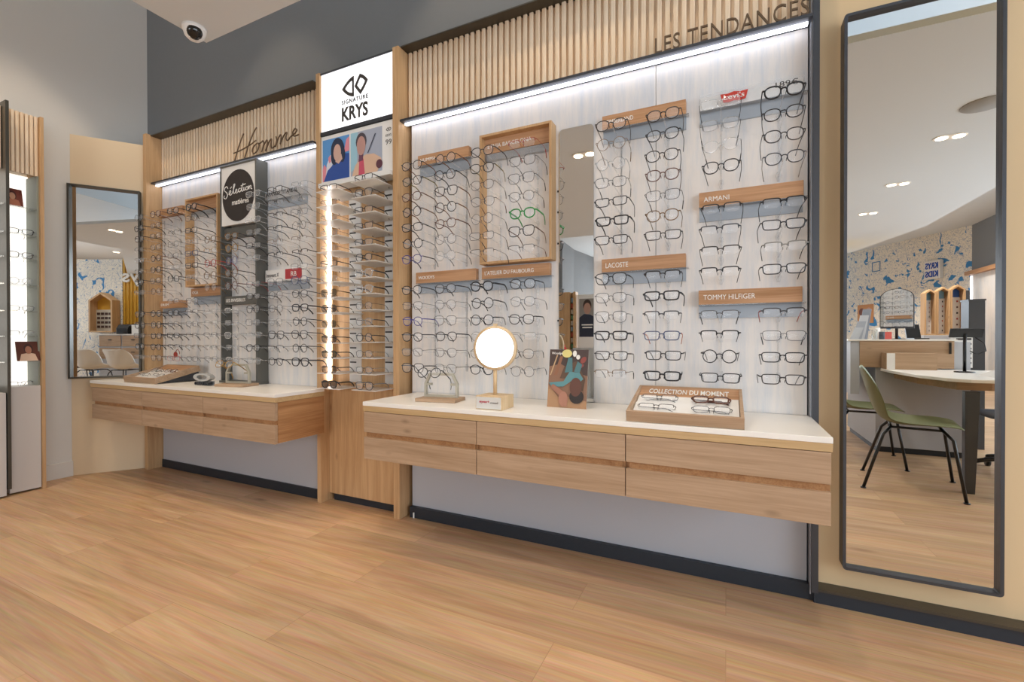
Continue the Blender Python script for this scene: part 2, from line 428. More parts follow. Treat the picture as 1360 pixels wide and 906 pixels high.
# plinth with ledge along the right-hand wall, and the dark plinth under the boards
struct('baseboard_right', MB().box(.30, 4.7, 2.03, 2.09, 0, .048), M['plinth'])
struct('trim_1', MB().box(.30, 4.7, 2.022, 2.09, .048, .058), M['metal_dark'])
struct('baseboard_back', MB().box(-1.6, .30, 2.045, 2.1, 0, .06), M['plinth'])
struct('baseboard_back', MB().box(-3.98, -2.26, 2.03, 2.1, 0, .06), M['plinth'])
struct('baseboard_left', MB().box(-4.325, -4.305, 1.42, 1.62, 0, .11), M['cream'], .002)

# ------------------------------------------------------------------ display wall units
def slats(x0, x1, y, z0, z1, pitch=.0335, w=.021):
    mb = MB(); mb.box(x0, x1, y+.018, y+.024, z0, z1)
    k = int((x1-x0)/pitch); p = (x1-x0)/k
    for i in range(k):
        a = x0+i*p+(p-w)/2
        mb.prism([(a+.003,y),(a+w-.003,y),(a+w,y+.003),(a+w,y+.018),(a,y+.018),(a,y+.003)], 'z', z0, z1)
    return mb

def led_channel(t, x0, x1, y0, y1, z):
    # soffit under the slat band: dark lip in front, white underside, glowing tube at its back edge
    part('soffit', MB().box(x0, x1, y0, y1, z, z+.012), M['metal_grey'], t)
    part('light_strip', MB().box(x0+.01, x1-.01, y0+.028, y0+.046, z-.008, z), M['led'], t, label='glowing white light strip')

# --- right-hand display
t = thing('display_wall', 'wide white display wall under the capital lettering with a slatted oak header', 'display wall', (-.65, PR, 0))
part('back_panel', MB().box(-1.6, -.281, PR, PR+.03, .70, 2.2), M['board'], t, .0015)
part('back_panel', MB().box(-.279, .283, PR, PR+.03, .70, 2.2), M['board'], t, .0015)
part('lower_panel', MB().box(-1.6, .283, PR-.002, PR+.03, .03, .70), M['lower'], t, .0015)
part('slat_panel', slats(-1.625, .287, PR-.004, 2.215, 2.602), M['slat'], t)
part('top_trim', MB().box(-1.625, .298, 2.005, WALL, 2.602, 2.609), M['metal_dark'], t)
led_channel(t, -1.625, .287, 2.0, PR, 2.192)
part('edge_profile', MB().box(.287, .291, 2.03, PR+.03, .03, CEIL-.02), plain('satin_aluminium', '#9da1a8', .4, .4), t)
part('edge_profile', MB().box(.291, .312, 2.012, 2.03, .045, CEIL-.02).box(.291, .312, 2.03, 2.085, .058, CEIL-.02), M['metal_grey'], t)
part('lettering', put(text_mb('LES TENDANCES', depth=.006, width=.553, height=.066, bold=-.004, spacing=1.08), -.275, 2.012, 2.2055), M['letters'], t, label='bronze capitals standing on the header lip')
part('levelling_foot', MB().box(-1.575, -1.568, 2.04, 2.047, 0, .03), M['white'], t)
# --- left-hand display
t = thing('display_wall', 'white display wall under the handwritten lettering with a slatted oak header', 'display wall', (-3.1, PL, 0))
part('back_panel', MB().box(-3.98, -2.255, PL, PL+.03, .70, 2.2), M['board'], t, .0015)
part('lower_panel', MB().box(-3.98, -2.255, PL-.002, PL+.03, .035, .70), M['lower'], t, .0015)
part('slat_panel', slats(-3.985, -2.255, PL-.004, 2.205, 2.55), M['slat'], t)
part('top_trim', MB().box(-3.985, -2.255, 1.965, WALL, 2.55, 2.557), M['metal_dark'], t)
led_channel(t, -3.985, -2.255, 1.965, PL, 2.182)
part('corner_post', MB().box(-4.026, -3.985, 1.935, WALL, 0, 2.56), M['oak_z'], t, .001)
Hm = [[(.28,.92),(.22,.75),(.13,.45),(.06,.15),(.02,-.03)], [(.62,1.0),(.53,.82),(.42,.5),(.33,.15),(.28,-.05)], [(.0,.32),(.2,.36),(.45,.46),(.6,.56)],
      [(.62,.44),(.54,.36),(.5,.22),(.55,.12),(.64,.2),(.68,.36),(.64,.45),(.7,.42),(.78,.48)],
      [(.78,.48),(.8,.35),(.74,.1),(.8,.32),(.88,.47),(.88,.3),(.84,.1),(.92,.36),(.99,.46),(.98,.28),(1.0,.14),(1.08,.2)],
      [(1.1,.5),(1.12,.36),(1.08,.16),(1.16,.42),(1.22,.52),(1.22,.34),(1.2,.2),(1.28,.44),(1.36,.54),(1.34,.36),(1.38,.26),(1.45,.36)],
      [(1.46,.36),(1.54,.42),(1.6,.52),(1.55,.58),(1.5,.46),(1.54,.34),(1.64,.36)]]
part('lettering', strokes(Hm, .0042, 1.99, -3.035, 2.2, .385, .19), M['letters'], t, label='handwritten bronze lettering standing on the header lip')

# --- lit shelf pillar between the two displays
t = thing('shelf_pillar', 'tall oak shelf pillar topped by a glowing white sign box', 'pillar display', (-1.94, 2.05, 0))
part('post', MB().box(-2.255, -2.225, 1.99, WALL, 0, 2.605), M['oak_z'], t, .001)
part('post', MB().box(-1.668, -1.627, 1.99, WALL, 0, 2.605), M['oak_z'], t, .001)
part('back_panel', MB().box(-2.225, -1.668, 2.085, WALL, .72, 2.2), M['oak_z'], t)
part('lower_panel', MB().box(-2.224, -1.669, 2.055, 2.08, .045, .735), M['oak_z'], t, .001)
part('plinth', MB().box(-2.2, -1.69, 2.07, 2.1, 0, .045), M['plinth'], t)
lb = part('light_box', MB().box(-2.222, -1.671, 2.0, 2.1, 2.245, 2.592), M['lightbox'], t, .002, label='glowing white sign box')
part('frame', MB().box(-2.224, -1.669, 1.996, 2.1, 2.592, 2.6).box(-2.224, -1.669, 1.996, 2.1, 2.222, 2.245), M['metal_grey'], lb)
cx, cz = -1.952, 2.468
def ring2(outer, inner, y0, y1):
    n = len(outer); v = [(x,y0,z) for x,z in outer]+[(x,y0,z) for x,z in inner]+[(x,y1,z) for x,z in outer]+[(x,y1,z) for x,z in inner]
    f = []
    for i in range(n):
        j = (i+1) % n
        f += [(i,j,n+j,n+i), (2*n+i,3*n+i,3*n+j,2*n+j), (i,2*n+i,2*n+j,j), (n+i,n+j,3*n+j,3*n+i)]
    return MB().add(v, f)
def curve_poly(segs, n=6):
    out = []
    for a, c, b in segs:
        for k in range(n):
            u = k/n
            out.append(((1-u)**2*a[0]+2*u*(1-u)*c[0]+u*u*b[0], (1-u)**2*a[1]+2*u*(1-u)*c[1]+u*u*b[1]))
    return out
def shrink(poly, k, ox=0, oz=0):
    gx = sum(p[0] for p in poly)/len(poly)+ox; gz = sum(p[1] for p in poly)/len(poly)+oz
    return [(gx+(p[0]-gx)*k, gz+(p[1]-gz)*k) for p in poly]
L1 = curve_poly([((-.006,.058),(-.05,.05),(-.098,-.002)), ((-.098,-.002),(-.06,-.052),(-.006,-.062)), ((-.006,-.062),(-.006,0),(-.006,.058))])
L2 = curve_poly([((.04,.058),(.075,.046),(.10,.012)), ((.10,.012),(.08,-.026),(.044,-.06)), ((.044,-.06),(.022,-.035),(.0,-.006)), ((.0,-.006),(.02,.03),(.04,.058))])
lg = MB()
for Lp in (L1, L2):
    P = [(cx+x, cz+z) for x, z in Lp]
    r = ring2(P, shrink(P, .6), 1.9975, 2.0); lg.add(r.v, r.f)
part('emblem', lg, M['ink'], lb)
part('lettering', put(text_mb('SIGNATURE', depth=.002, width=.2, height=.024, spacing=1.25, bold=.012), -2.052, 2.0, 2.376), M['ink'], lb)
part('lettering', put(text_mb('KRYS', depth=.002, width=.2, height=.082, bold=.028), -2.052, 2.0, 2.277), M['ink'], lb)
# poster holder below
ph = part('poster_holder', MB().box(-2.222, -1.671, 2.0, 2.012, 1.93, 2.218).box(-2.222, -1.671, 1.975, 2.06, 1.905, 1.93), M['white_acr'], t, .001)
def pict(polys, y):
    """flat printed picture: list of (material, polygon) each a hair in front of the one below"""
    mats = []; mb = MB()
    for i, (m, P) in enumerate(polys):
        if m not in mats: mats.append(m)
        mb.prism(P, 'y', y-.0004*(i+1), y-.0004*i, mi=mats.index(m))
    return mb, mats
C = {}
def pm(c):
    if c not in C: C[c] = plain('print_'+c.strip('#'), c, .55)
    return C[c]
def ell(cx, cz, a, b, n=18, rot=0):
    return [(cx+a*cos(2*pi*k/n)*cos(rot)-b*sin(2*pi*k/n)*sin(rot), cz+a*cos(2*pi*k/n)*sin(rot)+b*sin(2*pi*k/n)*cos(rot)) for k in range(n)]
def rectp(x0,x1,z0,z1): return [(x0,z0),(x1,z0),(x1,z1),(x0,z1)]
def sc(P, x, z, w, h): return [(x+p[0]*w, z+p[1]*h) for p in P]
x0, z0, w, h = -2.21, 1.945, .215, .25
pl = [(pm('#5a97d3'), rectp(x0, x0+w, z0, z0+h)),
      (pm('#e08f9b'), sc([(.0,.0),(.12,.0),(.2,.28),(.06,.42),(0,.3)], x0,z0,w,h)), (pm('#d9dbe6'), sc([(.12,.1),(.3,.2),(.42,.5),(.3,.62),(.16,.4)], x0,z0,w,h)),
      (pm('#e08f9b'), sc([(.25,.42),(.32,.45),(.3,.62),(.22,.55)], x0,z0,w,h)), (pm('#e08f9b'), sc([(.8,.6),(1,.62),(1,.95),(.9,.9)], x0,z0,w,h)),
      (pm('#2b4f9c'), sc([(.05,0),(.2,.25),(.5,.42),(.62,.46),(.8,.58),(1,.56),(1,0)], x0,z0,w,h)),
      (pm('#24304a'), sc(ell(.58,.68,.25,.3,20,.2), x0,z0,w,h)), (pm('#24304a'), sc(ell(.46,.55,.13,.2), x0,z0,w,h)), (pm('#24304a'), sc(ell(.76,.56,.1,.18), x0,z0,w,h)),
      (pm('#d2b1a2'), sc([(.5,.42),(.62,.36),(.76,.46),(.72,.58),(.55,.55)], x0,z0,w,h)), (pm('#cfab9c'), sc(ell(.57,.63,.14,.2), x0,z0,w,h))]
mb, mats = pict(pl, 2.0); part('picture', mb, mats, ph, label='photo of a person with dark hair in a blue top')
x0, w = -1.985, .235
pl = [(pm('#a9b0c0'), rectp(x0, x0+w, z0, z0+h)), (pm('#9cc7d8'), sc([(0,.1),(.2,.2),(.24,1),(.0,1)], x0,z0,w,h)),
      (pm('#d9b69c'), sc([(.05,0),(.14,.22),(.3,.38),(.5,.44),(.75,.42),(.96,.3),(1,.2),(.85,0)], x0,z0,w,h)), (pm('#c9546a'), sc([(.26,0),(.28,.3),(.42,.36),(.46,0)], x0,z0,w,h)),
      (pm('#6c4258'), sc([(.26,.3),(.4,.32),(.42,.5),(.28,.46)], x0,z0,w,h)), (pm('#4b434b'), sc(ell(.35,.76,.17,.2), x0,z0,w,h)), (pm('#b98f86'), sc(ell(.35,.66,.14,.22), x0,z0,w,h)),
      (pm('#5e3542'), sc(ell(.92,.16,.1,.1), x0,z0,w,h)), (pm('#434a5e'), sc([(.55,.46),(.58,.46),(.82,.86),(.79,.87)], x0,z0,w,h))]
mb, mats = pict(pl, 2.0); part('picture', mb, mats, ph, label='photo of a person in a beige jacket')
em = MB()
for Lp in (L1, L2):
    P = [(-1.704+x*.19, 2.167+z*.19) for x, z in Lp]; r = ring2(P, shrink(P, .6), 1.999, 2.0); em.add(r.v, r.f)
part('emblem', em, M['ink'], ph)
part('lettering', put(text_mb('KRYS', depth=.001, width=.04, height=.014), -1.724, 2.0, 2.127), M['ink'], ph)
part('lettering', put(text_mb('99', depth=.001, width=.042, height=.028), -1.725, 2.0, 2.083), M['ink'], ph)
# shelves, price strips, light
SHZ = [1.845-.0868*i for i in range(14)]
ZL = [z-.002 for z in SHZ]; ZRr = [z+.016 - .0012*i for i, z in enumerate(SHZ)]
part('light_strip', MB().box(-2.223, -2.210, 2.045, 2.06, .745, 1.9), emit('led_upright', '#fbf9fa', 13), t, label='glowing upright light strip')
part('upright', MB().box(-2.225, -2.2, 2.06, 2.085, .735, 1.905), M['oak_z'], t)
for xs in ((-2.075, -1.985), (-1.80, -1.72)):
    part('price_strip', MB().box(xs[0], xs[1], 2.075, 2.085, .72, 1.88), M['white'], t)
for i in range(14):
    part('shelf', MB().box(-2.135, -1.965, 1.885, 2.076, ZL[i]-.004, ZL[i]), M['shelf'], t, label='thin white acrylic shelf')
    part('shelf', MB().box(-1.872, -1.70, 1.885, 2.076, ZRr[i]-.004, ZRr[i]), M['shelf'], t, label='thin white acrylic shelf')
    if i < 12:
        for xs, zz in (((-2.068, -2.02), ZL[i]-.028), ((-1.795, -1.745), ZRr[i]-.028)):
            part('price_tag', MB().box(xs[0], xs[1], 2.072, 2.075, zz-.008, zz), M['ink'], t)

# ------------------------------------------------------------------ diagonal corner panel with mirror
P0, P1 = Vector((-4.318, 1.617)), Vector((-4.03, 2.0)); P1 = P0 + (Vector((-4.069, 1.944))-P0).normalized()*.46
dd = (P1-P0).normalized(); ang = math.atan2(dd.y, dd.x); nd = Vector((dd.y, -dd.x))
def diag(mb): return mb.xform(Matrix.Translation((P0.x, P0.y, 0)) @ Matrix.Rotation(ang, 4, 'Z'))
# in diag coordinates: x along the panel, -y into the shop
struct('wall_corner', diag(MB().box(0, .46, 0, .03, 0, 2.49)), M['beige'], .002)
t = thing('wall_mirror', 'dark-framed mirror on the slanted beige corner panel', 'mirror', (P0.x, P0.y, 0), ang)
part('frame', MB().box(-.006,.006,-.045,0,.712,2.122).box(.398,.41,-.045,0,.712,2.122).box(.006,.398,-.045,0,.712,.722).box(.006,.398,-.045,0,2.112,2.122), M['metal_dark'], t, .001, local=True)
part('mirror_glass', MB().box(.006, .398, -.012, -.004, .722, 2.112), M['mirror'], t, local=True)

# ------------------------------------------------------------------ drawers and worktops
def counter(x0, x1, yf, words, splits, yb, ends):
    n = len(splits)-1
    for i in range(n):
        a, b = splits[i], splits[i+1]
        pos = words[i]
        t = thing('drawer_unit', pos, 'drawer unit', ((a+b)/2, (yf+yb)/2, .43), 0, 'wall-hung oak drawer units')
        part('carcass', MB().box(a+.001, b-.001, yf+.02, yb, .432, .654).box(a+.012, b-.012, yf+.012, yf+.02, .53, .558), M['oak_y'], t)
        part('drawer', MB().box(a+.0015, b-.0015, yf, yf+.0185, .556, .653), M['oak_x'], t, .001)
        part('drawer', MB().box(a+.0015, b-.0015, yf, yf+.0185, .430, .532), M['oak_x'], t, .001)
counter(-1.557, .288, 1.645, ['wall-hung oak drawer unit beside the shelf pillar with a glasses stand on it', 'wall-hung oak drawer unit below the round table mirror and picture card', 'wall-hung oak drawer unit below the shallow oak tray of glasses'],
        [-1.557, -.942, -.327, .288], 2.066, True)
counter(-4.12, -2.19, 1.655, ['wall-hung oak drawer unit nearest the slanted corner mirror', 'middle wall-hung oak drawer unit under the handwritten sign', 'wall-hung oak drawer unit with exposed end beside the shelf pillar'],
        [-4.12, -3.472, -2.82, -2.19], 1.985, True)
t = thing('worktop', 'long white worktop with oak edge under the capital lettering', 'worktop', (-.65, 1.85, .655))
part('slab', MB().box(-1.56, .291, 1.642, 2.068, .681, .70), M['corian'], t, .0015)
part('edge_band', MB().box(-1.56, .291, 1.644, 2.066, .655, .681), M['oak_edge'], t, .001)
t = thing('worktop', 'long white worktop with oak edge under the handwritten lettering', 'worktop', (-3.1, 1.85, .655))
wt = MB().prism([(-4.142,1.652),(-2.187,1.652),(-2.187,1.985),(-2.26,1.985),(-2.26,2.038),(-3.984,2.038),(-3.984,1.93),(-4.05,1.93),(-4.142,1.82)], 'z', .681, .70)
part('slab', wt, M['corian'], t, .0015)
wt = MB().prism([(-4.14,1.654),(-2.188,1.654),(-2.188,1.983),(-2.262,1.983),(-2.262,2.036),(-3.984,2.036),(-3.984,1.93),(-4.05,1.93),(-4.14,1.82)], 'z', .655, .681)
part('edge_band', wt, M['oak_edge'], t, .001)

# ------------------------------------------------------------------ big wall mirror on the right
t = thing('wall_mirror', 'tall dark-framed full-length mirror with rounded corners on the cream wall', 'mirror', (.605, 2.06, .15))
def rrect(x0, x1, z0, z1, r, n=5):
    out = []
    for (cx_, cz_, a0) in ((x1-r, z0+r, -90), (x1-r, z1-r, 0), (x0+r, z1-r, 90), (x0+r, z0+r, 180)):
        for k in range(n+1):
            a = radians(a0+90*k/n); out.append((cx_+r*cos(a), cz_+r*sin(a)))
    return out
fo, fi = rrect(.389, .824, .147, 2.182, .012), rrect(.399, .814, .157, 2.172, .004)
part('frame', ring2(fo, fi, 2.025, 2.085), M['metal_grey'], t)
part('mirror_glass', MB().prism(rrect(.398, .815, .156, 2.173, .004), 'y', 2.045, 2.05), M['mirror'], t)
# frameless strip mirror on the display wall
def roundtop(x0, x1, z0, z1, r):
    out = [(x0,z0),(x1,z0)]
    for (cx_, a0) in ((x1-r, 0), (x0+r, 90)):
        for k in range(6):
            a = radians(a0+90*k/5); out.append((cx_+r*cos(a), z1-r+r*sin(a)))
    return out
t = thing('wall_mirror', 'narrow frameless mirror strip with rounded top on the white display wall', 'mirror', (-.64, PR, .705))
part('mirror_glass', MB().prism(roundtop(-.726, -.556, .703, 1.995, .022), 'y', PR-.006, PR), M['mirror'], t)
part('clip', MB().box(-.734, -.726, PR-.006, PR, 1.70, 1.708).box(-.734, -.726, PR-.006, PR, 1.60, 1.608).box(-.734, -.726, PR-.006, PR, 1.45, 1.458).box(-.734,-.726,PR-.006,PR,1.08,1.088), M['black'], t)

# ------------------------------------------------------------------ brand signs and frames on the boards
def sign(x0, x1, z0, z1, yb, txt, label, d=.03, mat=None, tw=None, th=.02, tx=.018, glass=True, ink=None):
    t = thing('sign_board', label, 'sign', ((x0+x1)/2, yb, (z0+z1)/2), 0, 'sign boards on the display walls')
    part('board', MB().box(x0, x1, yb-d, yb, z0, z1), mat or M['oak_sign'], t, .001)
    if glass: part('pale_strip', MB().box(x0, x1, yb-.0085, yb-.0005, z0-.056, z0), M['band'], t)  # half-transparent pale blue strip directly below the board
    if glass: part('clear_lip', MB().box(x0, x1+.012, yb-d-.003, yb-.002, z0-.003, z0-.0005), M['acrylic'], t)
    if txt:
        part('lettering', put(text_mb(txt, depth=.0015, width=tw, height=th), x0+tx, yb-d, (z0+z1)/2-th/2), ink or M['white_ink'], t)
    return t
sign(-1.535, -1.212, 1.945, 2.002, PR, 'NUMMA', 'oak sign strip at the top of the board beside the shelf pillar', tw=.1, th=.018)
sign(-1.55, -1.17, 1.302, 1.362, PR, 'WOODYS', 'oak sign strip halfway down the board beside the shelf pillar', tw=.105, th=.017)
sign(-1.135, -.765, 1.302, 1.362, PR, "L'ATELIER DU FAUBOURG", 'oak sign strip directly below the oak box frame near the strip mirror', tw=.27, th=.02)
sign(-.51, -.155, 1.942, 2.004, PR, 'TIMBERLAND', 'oak sign strip at the top beside the narrow strip mirror', tw=.12, th=.018)
sign(-.512, -.155, 1.298, 1.357, PR, 'LACOSTE', 'oak sign strip halfway down beside the narrow strip mirror', tw=.1, th=.023)
sign(-.103, .266, 1.541, 1.602, PR, 'ARMANI', 'oak sign strip below the red and white sign near the dark edge profile', tw=.095, th=.019)
sign(-.104, .263, 1.138, 1.197, PR, 'TOMMY HILFIGER', 'lowest oak sign strip near the dark edge profile', tw=.19, th=.02)
t = sign(-.102, .268, 1.94, 2.005, PR, None, 'clear plastic sign with a red emblem and a price', mat=M['peg'])
part('backing', MB().box(-.1, .266, PR-.004, PR-.001, 1.94, 2.004), M['white_acr'], t)
bw = [(-.015,1.957),(.006,1.953),(.027,1.957),(.048,1.953),(.069,1.957),(.077,1.99),(.05,1.988),(.027,1.993),(.004,1.988),(-.023,1.99)]
part('emblem', MB().prism(bw, 'y', PR-.0335, PR-.0302), pm('#c0392b'), t)
part('lettering', put(text_mb("Levi's", depth=.001, width=.075, height=.02), -.011, PR-.0335, 1.965), M['white_ink'], t)
part('lettering', put(text_mb('189€', depth=.001, width=.075, height=.022), .172, PR-.0302, 1.972), M['ink'], t)
# left display
sign(-4.0+.04, -3.665, 1.935, 1.995, PL, None, 'oak sign strip at the top beside the slanted corner mirror', glass=False)
sign(-3.96, -3.655, 1.232, 1.288, PL, 'DILEM', 'oak sign strip low on the board beside the slanted corner mirror', tw=.1, th=.018)
sign(-3.56, -3.2, 1.306, 1.366, PL, 'OGA', 'oak sign strip directly below the oak box frame near the dark tower', tw=.07, th=.022)
t = sign(-2.745, -2.385, 1.905, 1.965, PL, None, 'clear plastic sign with dark lettering past the dark tower', mat=M['peg'])
part('lettering', put(text_mb('JAPANESE TITANE SL', depth=.001, width=.3, height=.034, bold=.012), -2.74, PL-.0302, 1.92), M['ink'], t)
t = sign(-2.745, -2.37, 1.37, 1.447, PL, None, 'white plastic sign with a small red square past the dark tower', mat=M['white_acr'])
part('lettering', put(text_mb('Innovant X', depth=.001, width=.12, height=.026), -2.735, PL-.0302, 1.40), M['ink'], t)
rd = part('emblem', MB().box(-2.553, -2.405, PL-.0325, PL-.0302, 1.38, 1.444), pm('#b93a3f'), t)
part('lettering', put(text_mb('RB', depth=.001, width=.05, height=.03), -2.5, PL-.0326, 1.396), M['white_ink'], t)
def boxframe(x0, x1, z0, z1, yb, label, txt):
    d = .065; e = .012
    t = thing('box_frame', label, 'box frame', ((x0+x1)/2, yb, z0), 0)
    part('frame', MB().box(x0,x0+e,yb-d,yb,z0,z1).box(x1-e,x1,yb-d,yb,z0,z1).box(x0+e,x1-e,yb-d,yb,z0,z0+e).box(x0+e,x1-e,yb-d,yb,z1-e,z1), M['oak_z'], t, .001)
    part('back', MB().box(x0+e, x1-e, yb-.006, yb-.001, z0+e, z1-e), M['board'], t)
    part('header', MB().box(x0+e, x1-e, yb-.03, yb-.006, z1-.085, z1-e), M['oak_sign'], t)
    part('pale_strip', MB().box(x0+e, x1-e, yb-.03, yb-.006, z1-.12, z1-.088), M['acrylic'], t)
    if txt: part('lettering', put(text_mb(txt, depth=.001, width=.24, height=.02), x0+.03, yb-.03, z1-.06), M['white_ink'], t)
boxframe(-1.128, -.742, 1.372, 2.022, PR, 'oak box frame on the board beside the narrow strip mirror', 'ETNIA BARCELONA')
boxframe(-3.566, -3.19, 1.375, 2.012, PL, 'oak box frame on the board beside the dark tower', None)

# ------------------------------------------------------------------ dark tower on the left worktop
t = thing('display_tower', 'tall charcoal display tower with a round black and white poster', 'display tower', (-2.94, 1.99, .70))
M['tower'] = plain('olive_charcoal', '#5b5a54', .5)
X0, X1, YF, YB = -3.128, -2.755, 1.955, 2.036
part('casing', MB().box(X0,X0+.012,YF,YB,.715,2.17).box(X1-.012,X1,YF,YB,.715,2.17).box(X0+.012,X1-.012,YF,YB,2.158,2.17).box(X0-.004,X1+.004,YF-.01,YB,.70,.715), M['tower'], t, .001)
part('back', MB().box(X0+.012, X1-.012, YB-.008, YB-.002, .715, 2.158), M['board'], t)
pn = part('poster', MB().box(X0+.012, X1-.012, YF+.004, YF+.02, 1.765, 2.158), M['white'], t)
pcx, pcz = (X0+X1)/2, 1.955
part('disc', MB().prism(ell(pcx, pcz, .162, .172, 40), 'y', YF+.002, YF+.004), plain('black_disc', '#2a2321', .6), pn)
Sel = [[(.17,.86),(.12,.98),(.04,.92),(.03,.78),(.12,.66),(.15,.5),(.08,.36),(0,.42),(.02,.54)],
       [(.2,.56),(.28,.62),(.29,.72),(.24,.72),(.22,.58),(.28,.5),(.36,.6)], [(.27,.84),(.33,.92)], [(.36,.6),(.44,.9),(.46,1.02),(.41,.98),(.4,.7),(.42,.54),(.48,.6)],
       [(.48,.6),(.54,.66),(.54,.74),(.5,.72),(.49,.6),(.54,.54),(.6,.62)], [(.7,.74),(.64,.74),(.61,.64),(.65,.56),(.71,.62)],
       [(.71,.62),(.8,.98)], [(.71,.86),(.9,.92)], [(.76,.78),(.74,.6),(.79,.58),(.83,.66)], [(.83,.76),(.83,.62),(.86,.6),(.9,.66)],
       [(.96,.76),(.91,.72),(.91,.62),(.96,.6),(1.0,.68),(.97,.76)], [(1.03,.78),(1.03,.6),(1.06,.74),(1.12,.76),(1.11,.62),(1.16,.6)]]
part('lettering', strokes(Sel, .003, YF+.002, pcx-.145, pcz-.055, .25, .13), M['white_ink'], pn)
part('lettering', put(text_mb('matières', depth=.001, width=.17, height=.034, bold=.01), pcx-.06, YF+.002, pcz-.06), M['white_ink'], pn)
part('crossbar', MB().box(X0+.012, X1-.012, YF+.02, YB-.01, 1.69, 1.75), M['tower'], t)
bar = part('crossbar', MB().box(X0+.012, X1-.012, YF+.02, YB-.01, 1.232, 1.287), M['tower'], t)
part('lettering', put(text_mb('LES INVISIBLES', depth=.001, width=.2, height=.022), X0+.03, YF+.02, 1.249), M['white_ink'], bar)

# ------------------------------------------------------------------ eyeglasses
def outline(kind, n=26):
    A = {'round':(.0225,.0225,2.0,0.), 'panto':(.0235,.021,2.35,.06), 'rect':(.0262,.0162,4.4,.08), 'soft':(.0250,.0188,3.3,.07),
         'square':(.0250,.0215,3.0,.12), 'half':(.0258,.0162,4.0,.11), 'brow':(.0245,.0190,2.6,.08)}[kind]
    a, b, e, tp = A; out = []
    for k in range(n):
        th = 2*pi*k/n; c, s_ = cos(th), sin(th)
        x = a*math.copysign(abs(c)**(2/e), c); z = b*math.copysign(abs(s_)**(2/e), s_)
        x *= 1+tp*z/b
        if kind == 'panto' and z > 0: z *= .93
        out.append((x, z))
    return out, a, b
GAUGE = {'thin': .0011, 'mid': .0019, 'thick': .0028}
_gl = {}
def glasses_meshes(kind, gauge):
    key = (kind, gauge)
    if key in _gl: return _gl[key]
    o, a, b = outline(kind); r = GAUGE[gauge]
    br = .0175; cxx = a+br/2; hz = b*.45
    fm = MB()
    for sgn in (-1, 1):
        P = [(sgn*cxx+x*sgn, 0, z) for x, z in o]
        if kind == 'half':
            top = [p for p in P if p[2] > -.003]; top.sort(key=lambda p: p[0]); 
            fm.tube(top, r*1.15, 5)
        elif kind == 'brow':
            fm.tube(P, .0009, 5, True)
            top = [p for p in P if p[2] > .004]; top.sort(key=lambda p: p[0]); fm.tube(top, r*1.5, 5)
        else:
            fm.tube(P, r, 5, True)
        ex = sgn*(cxx+a*.98)
        fm.tube([(ex, 0, hz), (ex+sgn*.005, .001, hz+.001), (ex+sgn*.0075, .006, hz+.001)], [r*1.2, r*1.3, r*1.1], 5)
        fm.tube([(sgn*br*.42, .0, -.002), (sgn*br*.36, .006, -.005), (sgn*br*.34, .0065, -.011)], .0011, 4)   # nose pad
    fm.tube([(-br*.56, 0, hz*.5), (-br*.2, -.0015, hz*.5+.0035), (br*.2, -.0015, hz*.5+.0035), (br*.56, 0, hz*.5)], r*1.1, 5)
    frame = fm.mesh('glasses_frame')
    def lensm(sgn):
        n = len(o); v = [(sgn*cxx, -.0026, 0)]; f = []
        for k_, q in enumerate((.35, .7, .985)):
            v += [(sgn*cxx+x*sgn*q, -.0026*(1-q*q), z*q) for x, z in o]
        for j in range(n):
            j2 = (j+1) % n
            f.append((0, 1+j, 1+j2))
            for k_ in range(2): f.append((1+k_*n+j, 1+(k_+1)*n+j, 1+(k_+1)*n+j2, 1+k_*n+j2))
        if sgn < 0: f = [q[::-1] for q in f]
        return MB().add(v, f, True).mesh('glasses_lens')
    W = cxx+a*.98+.0075
    def temple(sgn):
        rt = max(r*.95, .0011)
        P = [(sgn*W, .005, hz+.001), (sgn*W, .05, hz), (sgn*(W-.001), .095, hz-.002), (sgn*(W-.003), .112, hz-.009), (sgn*(W-.006), .128, hz-.022), (sgn*(W-.009), .138, hz-.036)]
        m_ = MB()
        if gauge == 'thin': m_.tube(P[:4], .0010, 5); m_.tube(P[3:], .0018, 5)
        else: m_.tube(P, rt, 6, flat=(rt*.7, rt*1.5))
        return m_.mesh('glasses_temple')
    def folded(sgn):
        P = [(sgn*W, .005, hz), (sgn*(W-.004), .010+.003*(sgn+1), hz), (sgn*(W-.10), .012+.003*(sgn+1), hz-.001), (sgn*(W-.125), .013+.003*(sgn+1), hz-.016)]
        return MB().tube(P, max(r, .0012), 5).mesh('glasses_temple')
    _gl[key] = dict(frame=frame, lens=(lensm(-1), lensm(1)), temple=(temple(-1), temple(1)), folded=(folded(-1), folded(1)), bottom=b+r, W=W)
    return _gl[key]

SHAPE_WORD = {'round':'round', 'panto':'panto', 'rect':'rectangular', 'soft':'soft-square', 'square':'square', 'half':'half-rim', 'brow':'browline'}
def glasses(loc, kind, gauge, col, label, group, tcol=None, lens=None, rz=0, rx=0, folded=False, s=1.06, name='eyeglasses'):
    g = glasses_meshes(kind, gauge)
    t = thing(name, label, 'sunglasses' if name == 'sunglasses' else 'glasses', loc, rz, group)
    t.rotation_euler = (rx, 0, rz); t.scale = (s, s, s)
    link('frame', g['frame'], FR[col], t)
    tm = FR[tcol or col]
    for k in (0, 1):
        link('lens', g['lens'][k], lens or M['lens'], t)
        link('temple', g['folded' if folded else 'temple'][k], tm, t)
    return t

